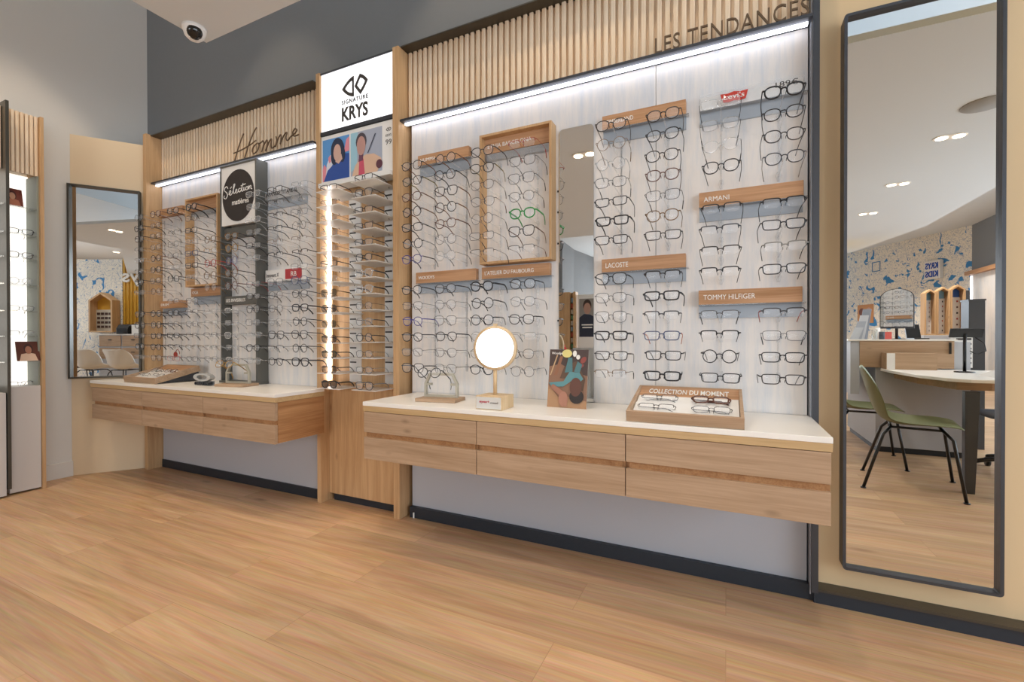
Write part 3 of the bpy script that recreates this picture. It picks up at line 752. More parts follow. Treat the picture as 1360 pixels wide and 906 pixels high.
ORD = ['top', 'second from top', 'third from top', 'fourth from top', 'fifth from top', 'sixth from top', 'seventh from top', 'eighth from top',
       'ninth from top', 'tenth from top', 'eleventh from top', 'twelfth from top', 'thirteenth from top', 'bottom']
GW = {'thin':'thin ', 'mid':'', 'thick':'thick '}
def rail(x, yb, slots, zf, words, yf=1.868):
    t = thing('display_rail', 'clear plastic peg rail, ' + words, 'display rail', (x, yb, zf(13)), 0, 'clear peg rails on the display walls')
    m_ = MB(); run = []
    for k in list(slots)+[99]:
        if run and k != run[-1]+1:
            m_.box(x-.003, x+.003, yb-.003, yb, zf(run[-1])-.026, zf(run[0])+.012); run = []
        run.append(k)
    part('strip', m_, M['peg'], t)
    for k in slots:
        z = zf(k)
        m_ = MB(); m_.tube([(x, yb-.003, z-.006), (x, yf+.032, z+.0015), (x, yf+.007, z+.0035)], .0026, 5)
        m_.prism([(x-.011, z-.004), (x-.005, z-.026), (x+.005, z-.026), (x+.011, z-.004), (x+.006, z+.012), (x-.006, z+.012)], 'y', yb-.0065, yb-.003)
        part('peg', m_, M['peg'], t)
def column(x, yb, zf, words, group, spec, yfront=1.868, withrail=True):
    """spec: dict slot -> (kind, gauge, colour[, temple colour])"""
    ks = sorted(spec)
    if withrail: rail(x, yb, ks, zf, words, yfront)
    for i, k in enumerate(ks):
        sp = spec[k]; kind, gauge, col = sp[:3]; tc = sp[3] if len(sp) > 3 else None
        z = zf(k); o = 'bottom' if i == len(ks)-1 else ORD[i]
        lab = f"{GW[gauge]}{col} {SHAPE_WORD[kind]} glasses, {o} in {words}"
        glasses((x+random.uniform(-.004,.004), yfront, z+random.uniform(-.002,.002)), kind, gauge, col, lab, group, tc, rz=radians(random.uniform(-3.5,3.5)), rx=radians(random.uniform(-2,3)))
zr = lambda k: 1+(.892-.0803*k)*1.87/1.9
zl = lambda k: 1+(.915-.0812*k)*1.87/1.9
K = 1.87/1.9
SP = {}
def S_(txt):
    """compact table: slot:kind-gauge-colour[-temple]"""
    d = {}
    for e in txt.split():
        a, b = e.split(':'); d[int(a)] = tuple(b.split('-'))
    return d
A_ = S_('0:panto-mid-dark-tortoise 1:panto-mid-dark-olive 2:panto-mid-brown 3:round-mid-black-tortoise 4:soft-mid-black 5:round-mid-black-silver 6:panto-mid-violet-dark 8:panto-mid-black 9:soft-thin-dark-black 10:panto-mid-violet 11:panto-mid-black-gunmetal 12:soft-thin-gunmetal-black 13:square-mid-dark')
B_ = S_('0:round-mid-dark-tortoise 1:round-mid-black 2:square-mid-black-tortoise 3:round-mid-black-tortoise 4:panto-mid-brown 5:round-thin-gunmetal 6:round-thin-silver-gunmetal 8:panto-mid-black-black 9:panto-thin-gunmetal 10:square-thin-black 11:panto-mid-black 12:panto-thin-dark 13:square-thin-dark')
C_ = S_('0:panto-mid-dark 1:panto-mid-black-olive 2:panto-thin-dark 3:panto-thin-gunmetal-brown 4:round-thin-gunmetal 5:rect-thin-black 6:half-thin-dark 8:panto-thick-black 9:round-mid-black 10:round-mid-black 11:panto-thin-grey 12:panto-thin-gunmetal 13:panto-mid-black')
D_ = S_('0:half-thin-red 1:square-thin-dark 2:square-thin-black 3:panto-thin-black 4:panto-thick-green 5:square-mid-black-brown 6:half-thin-gunmetal-brown 8:panto-mid-black 9:panto-thin-gunmetal 10:panto-mid-dark 11:half-thin-silver-black 12:panto-thin-black 13:round-thin-gunmetal')
E_ = S_('0:panto-mid-dark 1:round-thin-bronze 2:round-thin-silver 3:soft-thin-gunmetal 4:rect-mid-black 5:rect-thick-black 6:rect-mid-black 8:square-mid-black 9:soft-thin-black 10:square-thin-black 11:rect-thick-black 12:rect-mid-dark 13:half-thin-bronze-black')
F_ = S_('0:panto-mid-dark 1:panto-mid-black 2:panto-mid-dark 3:panto-mid-brown 4:soft-thin-dark 5:panto-mid-bronze 6:rect-mid-dark 8:half-mid-black 9:rect-thick-black 10:half-mid-gunmetal-black 11:rect-mid-blue-orange 12:rect-mid-black 13:rect-thick-black')
G_ = S_('0:rect-thin-clear-gunmetal 1:soft-thin-silver-dark 2:panto-thin-clear-dark 3:panto-mid-black 5:half-mid-black 6:half-mid-gunmetal-black 7:half-mid-dark 8:half-mid-black 10:half-thin-dark 11:half-mid-black 12:round-mid-black 13:rect-mid-black')
H_ = S_('0:panto-thick-black-gunmetal 1:panto-mid-black 2:panto-mid-dark 3:panto-mid-gunmetal-silver 5:half-mid-black 6:rect-mid-black 7:half-mid-grey-black 8:rect-mid-black 10:half-mid-gunmetal-red 11:rect-thin-gunmetal 12:rect-mid-black 13:rect-mid-dark')
gR, gL = 'glasses on the pegs of the wide display wall', 'glasses on the pegs of the display wall with the dark tower'
for x, sp, w in ((-1.465, A_, 'column against the shelf pillar post'), (-1.26, B_, 'second column from the shelf pillar post'), (-1.053, C_, 'third column from the shelf pillar post'),
                 (-.846, D_, 'column before the narrow strip mirror'), (-.436, E_, 'column just past the narrow strip mirror'), (-.231, F_, 'second column past the narrow strip mirror'),
                 (-.02, G_, 'third column past the narrow strip mirror'), (.188, H_, 'column against the dark edge profile')):
    column(x*K, PR-(.0075 if sp in (C_, D_) else 0), zr, w, gR, sp)
l1 = S_('0:round-thin-gunmetal-silver 1:panto-mid-black 2:panto-mid-black 3:half-thin-dark 4:rect-thin-silver 5:panto-thin-dark 6:panto-mid-black 7:half-thin-silver 9:panto-mid-dark 10:square-mid-black 11:rect-thin-gunmetal 12:panto-mid-black 13:half-thin-silver')
l2 = S_('0:panto-mid-brown 1:rect-thin-brown-dark 2:rect-thin-dark 3:soft-thin-gunmetal-dark 4:panto-mid-dark-tortoise 5:panto-mid-dark 6:soft-thin-dark 7:panto-thin-brown 9:panto-mid-dark 10:square-mid-black 11:soft-mid-black 12:panto-mid-black 13:soft-thin-brown-dark')
l3 = S_('0:panto-mid-black 2:half-thin-dark 3:soft-thin-dark 4:rect-thin-gunmetal 5:rect-thin-silver 6:panto-mid-black 8:half-thin-dark 9:soft-mid-dark 10:rect-thin-dark 11:rect-mid-black 12:half-thin-dark 13:rect-thin-red-dark')
l4 = S_('0:panto-thick-black 1:rect-thin-gunmetal-brown 2:rect-mid-black 3:rect-thin-silver-black 4:rect-mid-blue-black 5:rect-mid-black 6:rect-thin-silver-dark 8:rect-thin-dark 9:half-thin-dark 10:rect-thin-gunmetal 11:half-thin-dark 12:half-thin-bronze 13:rect-thin-dark')
l5 = S_('3:panto-mid-bronze 4:half-thin-gold 5:round-mid-red 6:round-mid-bronze 7:round-thin-bronze 9:half-thin-silver 10:half-thin-grey 11:half-thin-gunmetal 12:half-thin-silver 13:half-thin-grey')
l6 = S_('3:panto-thick-bronze-dark 4:round-mid-gold-dark 5:round-thin-violet-dark 6:round-mid-bronze-dark 7:round-mid-brown 9:half-thin-clear-grey 10:half-thin-silver 11:soft-thin-clear-gunmetal 12:half-thin-silver-black 13:half-thin-clear-dark')
l7 = S_('0:rect-thin-clear-silver 1:soft-thin-silver 2:rect-thin-clear 3:half-thin-silver-dark 4:rect-mid-black 5:rect-thin-silver-dark 7:rect-thin-gunmetal-red 8:rect-mid-dark 9:square-mid-black 10:soft-thin-gunmetal 11:half-thin-silver-dark 12:panto-mid-black 13:soft-thin-silver-dark')
l8 = S_('0:rect-mid-black-dark 1:half-thin-gunmetal-bronze 2:half-mid-dark 3:half-mid-black 4:half-thin-bronze 5:half-mid-black 7:square-thin-gunmetal-black 8:panto-thin-dark 9:panto-thin-dark 10:panto-thin-grey 11:square-mid-black 12:half-thin-gunmetal-dark 13:panto-mid-black')
l9 = S_('0:half-thin-silver-brown 1:half-thin-silver-dark 2:rect-thin-gunmetal-black 3:round-thin-black 4:half-thin-brown 5:half-mid-dark 6:rect-thin-gunmetal-black 7:square-mid-blue-dark 8:panto-mid-black 9:soft-thick-black 10:round-mid-black 11:square-mid-black 12:round-mid-black 13:square-thick-black')
for x, sp, w in ((-4.008, l1, 'column against the oak corner post'), (-3.79, l2, 'second column from the oak corner post'), (-3.571, l3, 'third column from the oak corner post'),
                 (-3.353, l4, 'fourth column from the oak corner post'), (-3.146, l5, 'first column on the dark tower'), (-2.923, l6, 'second column on the dark tower'),
                 (-2.707, l7, 'column beside the dark tower'), (-2.5, l8, 'second column past dark tower'), (-2.29, l9, 'column by the shelf pillar')):
    if sp in (l5, l6): column(x*1.84/1.9, 2.0275, lambda k: 1+(.915-.0812*k)*1.84/1.9, w, gL, sp, 1.84)
    else: column(x*K, PL-(.0075 if sp in (l3, l4) else 0), zl, w, gL, sp)
# --- glasses standing on the pillar shelves
kl = ['rect-mid-black', 'half-thin-gunmetal-dark', 'rect-thin-grey-black', 'rect-thin-silver-gunmetal', 'half-thin-silver-gunmetal', 'rect-mid-dark', 'rect-thin-clear-dark']
ks = [('square-mid-bronze', 'lens_green'), ('panto-mid-dark', 'lens_grey'), ('panto-thin-bronze', 'lens_green'), ('panto-mid-black', 'lens_grey'), ('panto-mid-black', 'lens_green'), ('panto-mid-brown-dark', 'lens_brown'), ('panto-thick-black', 'lens_grey')]
kr = ['rect-mid-black', 'square-mid-dark', 'rect-mid-black', 'rect-mid-dark', 'rect-mid-gunmetal-dark', 'panto-mid-black', 'square-thick-clear-gunmetal', 'square-thick-clear-dark', 'panto-thin-dark', 'panto-mid-grey-dark', 'round-mid-black', 'panto-thin-dark-silver', 'panto-thin-gunmetal-silver', 'square-mid-dark-grey']
gS = 'glasses standing on the pillar shelves'
for i in range(14):
    o = 'bottom' if i == 13 else ORD[i]
    if i < 7:
        a = kl[i].split('-'); g = glasses_meshes(a[0], a[1]); 
        glasses((-2.052, 1.897, ZL[i]+g['bottom']*1.0), a[0], a[1], a[2], f"{GW[a[1]]}{a[2]} {SHAPE_WORD[a[0]]} glasses on {o} shelf beside the light strip", gS, a[3] if len(a) > 3 else None, s=1.0)
    else:
        a = ks[i-7][0].split('-'); g = glasses_meshes(a[0], a[1])
        glasses((-2.052, 1.897, ZL[i]+g['bottom']*1.0), a[0], a[1], a[2], f"dark-lens {a[2]} sunglasses on {o} shelf beside the light strip", 'sunglasses on the pillar shelves', a[3] if len(a) > 3 else None, lens=M[ks[i-7][1]], s=1.0, name='sunglasses')
    a = kr[i].split('-'); g = glasses_meshes(a[0], a[1])
    glasses((-1.79, 1.897, ZRr[i]+g['bottom']*1.0), a[0], a[1], a[2], f"{GW[a[1]]}{a[2]} {SHAPE_WORD[a[0]]} glasses on {o} shelf away from light strip", gS, a[3] if len(a) > 3 else None, s=1.0)

# ------------------------------------------------------------------ things on the worktops
def tray(x0, x1, y0, y1, zb, rise, label, txt, wedge):
    t = thing('display_tray', label, 'tray', ((x0+x1)/2, y0, zb), 0)
    t.rotation_euler = (math.asin(rise/(y1-y0)), 0, 0)
    W = (x1-x0)/2; D = y1-y0; e = .011; hgt = .04
    part('tray_frame', MB().box(-W,W,0,e,0,hgt).box(-W,W,D-e,D,0,hgt).box(-W,-W+e,e,D-e,0,hgt).box(W-e,W,e,D-e,0,hgt).box(-W+e,W-e,e,D-e,0,.006), M['oak_x'], t, .001, local=True)
    part('insert', MB().prism([(e,.006),(D-.085,.006),(D-.085,.026),(D-.095,.028),(D-.16,.02),(D-.165,.026),(e+.002,.014)], 'x', -W+e+.002, W-e-.002), M['white_acr'], t, local=True)
    hd = part('header', MB().prism([(D-.085,.006),(D-e,.006),(D-e,.039),(D-.085,.024)], 'x', -W+e, W-e), M['oak_sign'], t, local=True)
    if txt:
        part('lettering', put(text_mb(txt, depth=.001, width=2*W-.09, height=.034, bold=.01), -W+.045, D-.065, .0290, 0, -pi/2+.2), M['white_ink'], hd, local=True)
    if wedge:
        part('wedge', MB().prism([(.02,-.001),(D-.01,-.001),(D-.01,-rise*.93)], 'x', -W+.012, W-.012), M['metal_grey'], t, local=True)
    else:
        part('foot', MB().prism([(.02,-.001),(D-.01,-.001),(D-.01,-rise*.93)], 'x', -W+.02, W-.02), M['oak_y'], t, local=True)
    return t
tr = tray(-.326, .054, 1.655, 1.955, .7005, .065, 'shallow oak tray of folded glasses under white lettering near the dark edge profile', 'COLLECTION DU MOMENT', False)
tl_ = tray(-3.775, -3.39, 1.695, 1.985, .7005, .07, 'shallow tilted oak tray of folded glasses near the slanted corner mirror', None, True)
def lay(t, lx, ly, lz, kind, gauge, col, label, grp, rz=0):
    m4 = Matrix.Translation(t.location) @ t.rotation_euler.to_matrix().to_4x4()
    p = m4 @ Vector((lx, ly, lz))
    return glasses(p, kind, gauge, col, label, grp, folded=True, rx=radians(-72)+t.rotation_euler.x, rz=rz, s=1.0)
gT = 'folded glasses lying in the oak trays'
lay(tr, -.095, .160, .040, 'half', 'thin', 'gunmetal', 'thin half-rim glasses in back row of the tray near the dark edge, pillar side', gT, .03)
lay(tr, .085, .160, .040, 'soft', 'thick', 'brown', 'thick dark brown glasses folded in back row of the tray near the dark edge', gT, -.02)
lay(tr, -.095, .075, .034, 'half', 'thin', 'dark', 'thin dark glasses in front row of the lettered tray, pillar side', gT)
lay(tr, .09, .075, .034, 'soft', 'thin', 'gunmetal', 'thin gunmetal glasses in front row of the lettered tray, mirror side', gT, .04)
lay(tl_, -.09, .160, .040, 'panto', 'thin', 'black', 'thin black glasses in back row of the tray near the slanted corner mirror', gT)
lay(tl_, .085, .160, .040, 'soft', 'mid', 'tortoise', 'tortoise glasses in back row of the tray near the slanted corner mirror', gT)
lay(tl_, -.09, .075, .034, 'half', 'thin', 'gunmetal', 'thin gunmetal glasses in front row of the tray, mirror side', gT)
lay(tl_, .085, .075, .034, 'half', 'thin', 'dark', 'thin dark glasses in front row of the tray, pillar side', gT)

def glass_stand(cx, cy, rz, label, s=1.0):
    t = thing('glasses_stand', label, 'glasses stand', (cx, cy, .7003), rz)
    part('base', MB().box(-.103*s, .103*s, -.062*s, .062*s, 0, .016), M['oak_x'], t, .002, local=True)
    prof = [(-.088*s,.016),(-.088*s,.082*s),(-.062*s,.132*s),(.062*s,.132*s),(.088*s,.082*s),(.088*s,.016)]
    mb = MB(); e = .011
    inner = [(-.077*s,.027),(-.077*s,.079*s),(-.056*s,.121*s),(.056*s,.121*s),(.077*s,.079*s),(.077*s,.027)]
    r = ring2(prof, inner, .002, .02); mb.add(r.v, r.f)
    mb.box(-.077*s, -.05*s, .002, .02, .073*s, .083*s).box(.05*s, .077*s, .002, .02, .073*s, .083*s)
    part('hoop', mb, plain('satin_champagne', '#b9b4a4', .4, .5), t, .001, local=True)
    return t
st = glass_stand(-1.24, 1.82, radians(8), 'oak-based metal stand holding dark round glasses beside the round table mirror')
glasses((-1.266, 1.765, .838), 'round', 'mid', 'black', 'black round glasses resting on the metal stand near the round mirror', 'glasses on the worktop stands', rz=radians(8), rx=radians(-27), s=1.08)
st = glass_stand(-2.80, 1.85, radians(10), 'oak-based metal stand holding gold glasses in front of the dark tower', 1.05)
glasses((-2.83, 1.79, .842), 'panto', 'mid', 'gold', 'gold round glasses resting on the metal stand by the dark tower', 'glasses on the worktop stands', rz=radians(10), rx=radians(-30), s=1.15)

# round table mirror
t = thing('table_mirror', 'round beech table mirror on a square white-fronted foot', 'mirror', (-.9, 1.735, .70))
part('base', MB().box(-.962, -.838, 1.675, 1.79, .7003, .757), M['pine'], t, .001)
fp = part('front_plate', MB().box(-.958, -.842, 1.671, 1.675, .704, .753), plain('pale_label', '#d3d1cc', .5), t)
part('lettering', put(text_mb('eyes+', depth=.001, width=.048, height=.012, bold=.02), -.942, 1.671, .726), pm('#b5334a'), fp)
part('lettering', put(text_mb('road', depth=.001, width=.034, height=.008), -.888, 1.671, .727), M['ink'], fp)
part('pole', MB().tube([(-.9,1.735,.757),(-.9,1.735,.865)], .0085, 12), M['pine'], t)
tilt = Matrix.Translation((-.9,1.735,.958)) @ Matrix.Rotation(radians(12), 4, 'Z') @ Matrix.Rotation(radians(-2), 4, 'X') @ Matrix.Translation((.9,-1.735,-.958))
part('ring', MB().lathe([(.0835,-.0075),(.0955,-.0055),(.0965,.010),(.082,.012)], (-.9,1.735,.958), 40, 'y').box(-.908,-.892,1.729,1.745,1.05,1.063).xform(tilt), M['pine'], t)
part('mirror_glass', MB().prism(ell(-.9, .958, .0838, .0838, 40), 'y', 1.7265, 1.7274).xform(tilt), M['mirror'], t)

# picture card leaning on the strip mirror
t = thing('picture_card', 'upright photo card of a person lying on wooden boards, before the strip mirror', 'card', (-.62, 1.86, .70))
x0, w, z0, h = -.709, .176, .7003, .25
pl = [(pm('#8a6650'), rectp(x0,x0+w,z0,z0+h)),
      (pm('#4a3a36'), sc([(0,.7),(0,1),(1,1),(1,.55),(.7,.6),(.3,.75)], x0,z0,w,h)),
      (pm('#a9825f'), sc([(0,0),(1,0),(1,.12),(.6,.2),(.3,.16),(0,.38)], x0,z0,w,h)), (pm('#c2a27c'), sc([(.03,.55),(.06,.55),(.22,.9),(.19,.9)], x0,z0,w,h)),
      (pm('#8f6248'), sc([(.14,.55),(.22,.55),(.36,.88),(.28,.88)], x0,z0,w,h)), (pm('#8f4840'), sc(ell(.88,.82,.08,.05,14,.5), x0,z0,w,h)), (pm('#8f4840'), sc(ell(.84,.72,.06,.03,14,.3), x0,z0,w,h)),
      (pm('#5d4636'), sc([(.3,.5),(.5,.5),(.7,.3),(.9,.3),(.95,.5),(.7,.8),(.4,.7)], x0,z0,w,h)),
      (pm('#5b8a8e'), sc([(.02,.42),(.4,.45),(.55,.62),(.8,.6),(.9,.5),(.78,.42),(.6,.46),(.4,.36),(.1,.35)], x0,z0,w,h)),
      (pm('#4f777b'), sc([(.42,.6),(.5,.86),(.6,.86),(.62,.62)], x0,z0,w,h)), (pm('#4f777b'), sc([(.66,.62),(.74,.8),(.86,.74),(.8,.6)], x0,z0,w,h)),
      (pm('#dccd82'), sc(ell(.46,.93,.13,.07), x0,z0,w,h)), (pm('#e6e2dc'), sc(ell(.66,.93,.05,.055), x0,z0,w,h)), (pm('#e6e2dc'), sc(ell(.75,.87,.05,.04), x0,z0,w,h)),
      (pm('#2c2320'), sc(ell(.75,.2,.18,.12), x0,z0,w,h)), (pm('#5f3c30'), sc(ell(.72,.36,.15,.16), x0,z0,w,h)),
      (pm('#9c6c58'), sc([(.06,.34),(.14,.4),(.42,.28),(.4,.2),(.3,.22)], x0,z0,w,h)), (pm('#a67560'), sc(ell(.42,.15,.12,.13), x0,z0,w,h)),
      (pm('#a67560'), sc([(.34,.12),(.4,.02),(.44,.03),(.42,.12)], x0,z0,w,h)), (pm('#a67560'), sc([(.43,.12),(.49,.02),(.53,.04),(.5,.14)], x0,z0,w,h))]
mb, mats = pict(pl, 1.86)
mb.v = [(x, y+(z-z0)*.16, z) for x, y, z in mb.v]
part('picture', mb, mats, t)
bk = MB().box(x0, x0+w, 1.86, 1.862, z0, z0+h); bk.v = [(x, y+(z-z0)*.16, z) for x, y, z in bk.v]
part('card', bk, M['white'], t)
tx = put(text_mb('Woodys', depth=.001, width=.05, height=.014), x0+.012, 1.853, z0+h*.9); tx.v = [(x, y+(z-z0)*.16, z) for x, y, z in tx.v]
part('lettering', tx, M['white_ink'], t)
part('strut', MB().prism([(1.868,.7003),(1.93,.7003),(1.892,.87)], 'x', -.63, -.622), M['white'], t)

# oval ring emblem block on the left worktop
t = thing('display_ornament', 'silver oval ring ornament with raised letters beside the tilted tray', 'ornament', (-3.04, 1.79, .70))
def oval(a, b, n=28): return [(-3.04+a*cos(2*pi*k/n), .752+b*sin(2*pi*k/n)) for k in range(n)]
part('ring', ring2(oval(.088,.026), oval(.052,.014), 1.775, 1.81), plain('brushed_silver', '#c3c3c1', .3, .7), t, .002)
part('lettering', put(text_mb('OAKLEY', depth=.03, width=.15, height=.022, bold=.02), -3.115, 1.805, .7003), M['metal_grey'], t)
part('tray_plate', MB().box(-3.12, -2.96, 1.806, 1.81, .7003, .728), M['acrylic'], t)
solo('key_tag', MB().prism(ell(-3.595, .885, .02, .02, 20), 'y', 1.92, 1.926).tube([(-3.595,1.923,.905),(-3.57,1.923,.925),(-3.545,1.923,.905),(-3.545,1.923,.89)], .002, 5),
     pm('#9c3a2c'), 'small round red tag hanging behind the tilted oak tray', 'tag', (-3.595, 1.923, .865))

# ------------------------------------------------------------------ open cabinet on the left wall
t = thing('wall_cabinet', 'tall backlit display cabinet with glass shelves on the cream wall', 'cabinet', (-4.22, 1.15, 0))
XF = -4.14
part('side_board', MB().box(-4.318, -4.118, 1.392, 1.41, 0, 2.475), M['oak_z'], t, .001)
part('divider', MB().box(-4.318, -4.085, 1.222, 1.238, .05, 2.5), M['metal_dark'], t, .001)
part('back_panel', MB().box(-4.318, -4.305, 1.238, 1.392, .69, 2.1), M['led_soft'], t, label='backlit white back')
part('back_panel', MB().box(-4.318, -4.305, .72, 1.222, .69, 2.1), M['led_soft'], t, label='backlit white back')
part('liner', MB().box(-4.305, -4.145, 1.383, 1.392, .69, 2.085), plain('sage_liner', '#8f9384', .5), t)
hs = slats(0, .154, 0, 2.08, 2.472, .022, .017); hs.xform(Matrix.Translation((-4.14, 1.238, 0)) @ Matrix.Rotation(pi/2, 4, 'Z'))
part('header', hs, M['slat'], t)
hs = slats(0, .5, 0, 2.08, 2.472, .022, .017); hs.xform(Matrix.Translation((-4.14, .722, 0)) @ Matrix.Rotation(pi/2, 4, 'Z'))
part('header', hs, M['slat'], t)
part('base_door', MB().box(-4.318, -4.13, 1.242, 1.39, .012, .69), M['door_white'], t, .001)
part('base_door', MB().box(-4.318, -4.095, .72, 1.218, .012, .66), M['door_white'], t, .001)
SHC = [1.86, 1.683, 1.526, 1.354, 1.182, 1.02, .855, .727]
for z in SHC[:-1]:
    part('shelf', MB().box(-4.305, -4.14, 1.24, 1.384, z-.006, z), M['glass'], t)
    part('shelf', MB().box(-4.305, -4.12, .725, 1.221, z-.006, z), M['glass'], t)
kc = ['rect-mid-black', 'soft-mid-dark', 'round-thin-silver', 'rect-thin-gunmetal', 'half-thin-silver-black']
for i, k in enumerate(kc):
    a = k.split('-'); g = glasses_meshes(a[0], a[1])
    glasses((-4.158, 1.308, SHC[i+1]+g['bottom']), a[0], a[1], a[2], f"{GW[a[1]]}{a[2]} {SHAPE_WORD[a[0]]} glasses on {ORD[i+1]} glass shelf of the backlit cabinet", 'glasses in the backlit cabinet', a[3] if len(a) > 3 else None, rz=radians(90), s=.98)
a = ('half', 'thin'); g = glasses_meshes(*a)
glasses((-4.158, 1.30, .69+g['bottom']), 'half', 'thin', 'dark', 'thin dark half-rim glasses on the base ledge of the backlit cabinet', 'glasses in the backlit cabinet', rz=radians(90), s=.98)
for i, sh in enumerate((2, 4, 5)):
    g = glasses_meshes('rect', 'mid')
    glasses((-4.15, 1.12, SHC[sh]+g['bottom']), 'rect', 'mid', ('black', 'dark', 'black')[i], f"{('black','dark','black')[i]} glasses cut by the frame, {ORD[sh]} shelf beyond the cabinet divider", 'glasses in the backlit cabinet', rz=radians(90), s=.98)
def easel_pic(x, y, z, w, h, cols, label, tilt):
    t = thing('photo_card', label, 'photo', (x, y, z), pi/2)
    pl = [(pm(cols[0]), rectp(-w/2, w/2, 0, h)), (pm(cols[1]), sc([(.1,0),(.9,0),(.8,.35),(.55,.42),(.2,.35)], -w/2,0,w,h)), (pm(cols[2]), sc(ell(.52,.62,.2,.26), -w/2,0,w,h)), (pm(cols[3]), sc(ell(.52,.56,.14,.2), -w/2,0,w,h))]
    mb, mats = pict(pl, 0); mb.xform(Matrix.Rotation(tilt, 4, 'X')); part('picture', mb, mats, t, local=True)
    bk = MB().box(-w/2, w/2, 0, .003, 0, h).xform(Matrix.Rotation(tilt, 4, 'X')); part('card', bk, pm('#6b2d1c'), t, local=True)
easel_pic(-4.16, 1.275, 1.86, .1, .12, ('#6e2c1f', '#a9684d', '#4a1e18', '#b98a70'), 'dark red photo card on the top shelf of the backlit cabinet', radians(-14))
easel_pic(-4.13, 1.335, .856, .11, .13, ('#5a2a1a', '#d9b8a0', '#3b1c14', '#a9735a'), 'photo card of a smiling person low in the backlit cabinet', radians(-14))

# ------------------------------------------------------------------ ceiling fittings
def downlight(x, y, z, words, energy=22, col=(1, .93, .86), ang=115, rz=0):
    t = thing('downlight', words, 'ceiling light', (x, y, z), rz, 'twin recessed ceiling spotlights')
    part('bezel', MB().prism(rrect(-.095, .095, -.05, .05, .045), 'z', -.004, 0), M['white'], t, local=True)
    for s_ in (-1, 1):
        part('lamp', MB().lathe([(.034,-.008),(.034,-.0045)], (s_*.047, 0, 0), 20), M['lamp'], t, local=True)
    l = bpy.data.lights.new('lamp_beam', 'SPOT'); l.energy = energy; l.spot_size = radians(ang); l.spot_blend = .6 if ang > 90 else .3; l.shadow_soft_size = .05; l.color = col
    o = bpy.data.objects.new('lamp_beam', l); COL.objects.link(o); o.parent = t; o.location = (0, 0, -.02)
    return t
for (x, y, w) in ((1.448,-.196,'twin ceiling spotlight nearest above the reflected table'), (1.451,-1.302,'twin ceiling spotlight second in the reflected row'), (1.481,-2.426,'twin ceiling spotlight farthest in the reflected row'),
                  (-1.01,.66,'twin ceiling spotlight reflected at the top of the narrow strip mirror'), (.22,.66,'twin ceiling spotlight over the floor before the wide display'), (-1.95,.5,'added out-of-view twin ceiling spotlight near the security camera'), (-1.95,-.9,'added twin ceiling spotlight beside the dropped ceiling edge over the backlit cabinet'), (-1.01,-.6,'twin ceiling spotlight behind the viewer over the open floor'), (.22,-.6,'twin ceiling spotlight behind the viewer near the table')):
    downlight(x, y, SLAB, w, 12 if x == -1.95 else 32)  # the dimmer pair is added to warm the lower left wall
for (x, y, w, e) in ((2.75,-2.94,'twin ceiling spotlight on the higher ceiling over the far counter',40),  
                     (3.5,-7.6,'twin spotlight washing the patterned wallpaper beside the white board',260), (2.4,-9.4,'twin spotlight washing the patterned wallpaper beyond the counter',220), (.1,-4.6,'twin spotlight above the white tub chairs',60), (-2.2,-4.6,'twin spotlight over the shop entrance floor',60)):
    downlight(x, y, FARC if y < -3 else CEIL, w, e)
for (x, y, w, e) in ((-3.55,1.25,'twin spotlight high above the handwritten lettering',75), (-2.7,1.45,'twin spotlight high between the lettering and the shelf pillar',38), (-1.2,1.45,'twin spotlight high above the oak box frame',60), (-.2,1.45,'twin spotlight high above the capital lettering',60), (-3.75,.55,'twin spotlight high beside the backlit cabinet',105)):
    downlight(x, y, CEIL, w, e, (1, .80, .58), 64)
solo('ceiling_speaker', MB().lathe([(.11,-.006),(.115,-.003),(.115,0)], (1.44,.31,SLAB), 28), plain('speaker_grille', '#9c9b98', .8), 'round grey speaker grille in the ceiling seen in the tall mirror', 'speaker', (1.44,.31,SLAB))
t = thing('security_camera', 'white dome security camera under the corner of the dropped ceiling', 'camera', (-2.23, 1.28, SLAB))
part('base', MB().lathe([(.045,-.018),(.048,-.016),(.049,0)], (0,0,0), 24), M['white'], t, local=True)
ball = MB().lathe([(.004,-.046),(.024,-.0405),(.0385,-.026),(.0455,-.004),(.045,.016)], (0,0,0), 24)
part('dome', ball.xform(Matrix.Translation((0,0,-.014))), M['white'], t, local=True)
eye = MB().lathe([(.004,-.0478),(.016,-.0462),(.027,-.0395),(.031,-.034)], (0,0,0), 20).xform(Matrix.Translation((0,0,-.014)) @ Vector((0,0,-1)).rotation_difference(Vector((.70,-.36,-.62))).to_matrix().to_4x4())
part('eye', eye, plain('smoked_dome', '#1c1a19', .1), t, local=True)
# cove lamp lying on top of the dropped ceiling
solo('cove_lamp', MB().box(-2.2, 2.25, -.42, -.38, SLAB+.035, SLAB+.05), emit('cove_glow', '#eef2fb', 9), 'long hidden light strip lying on top of the dropped ceiling', 'light strip', (0, -.4, SLAB+.035))

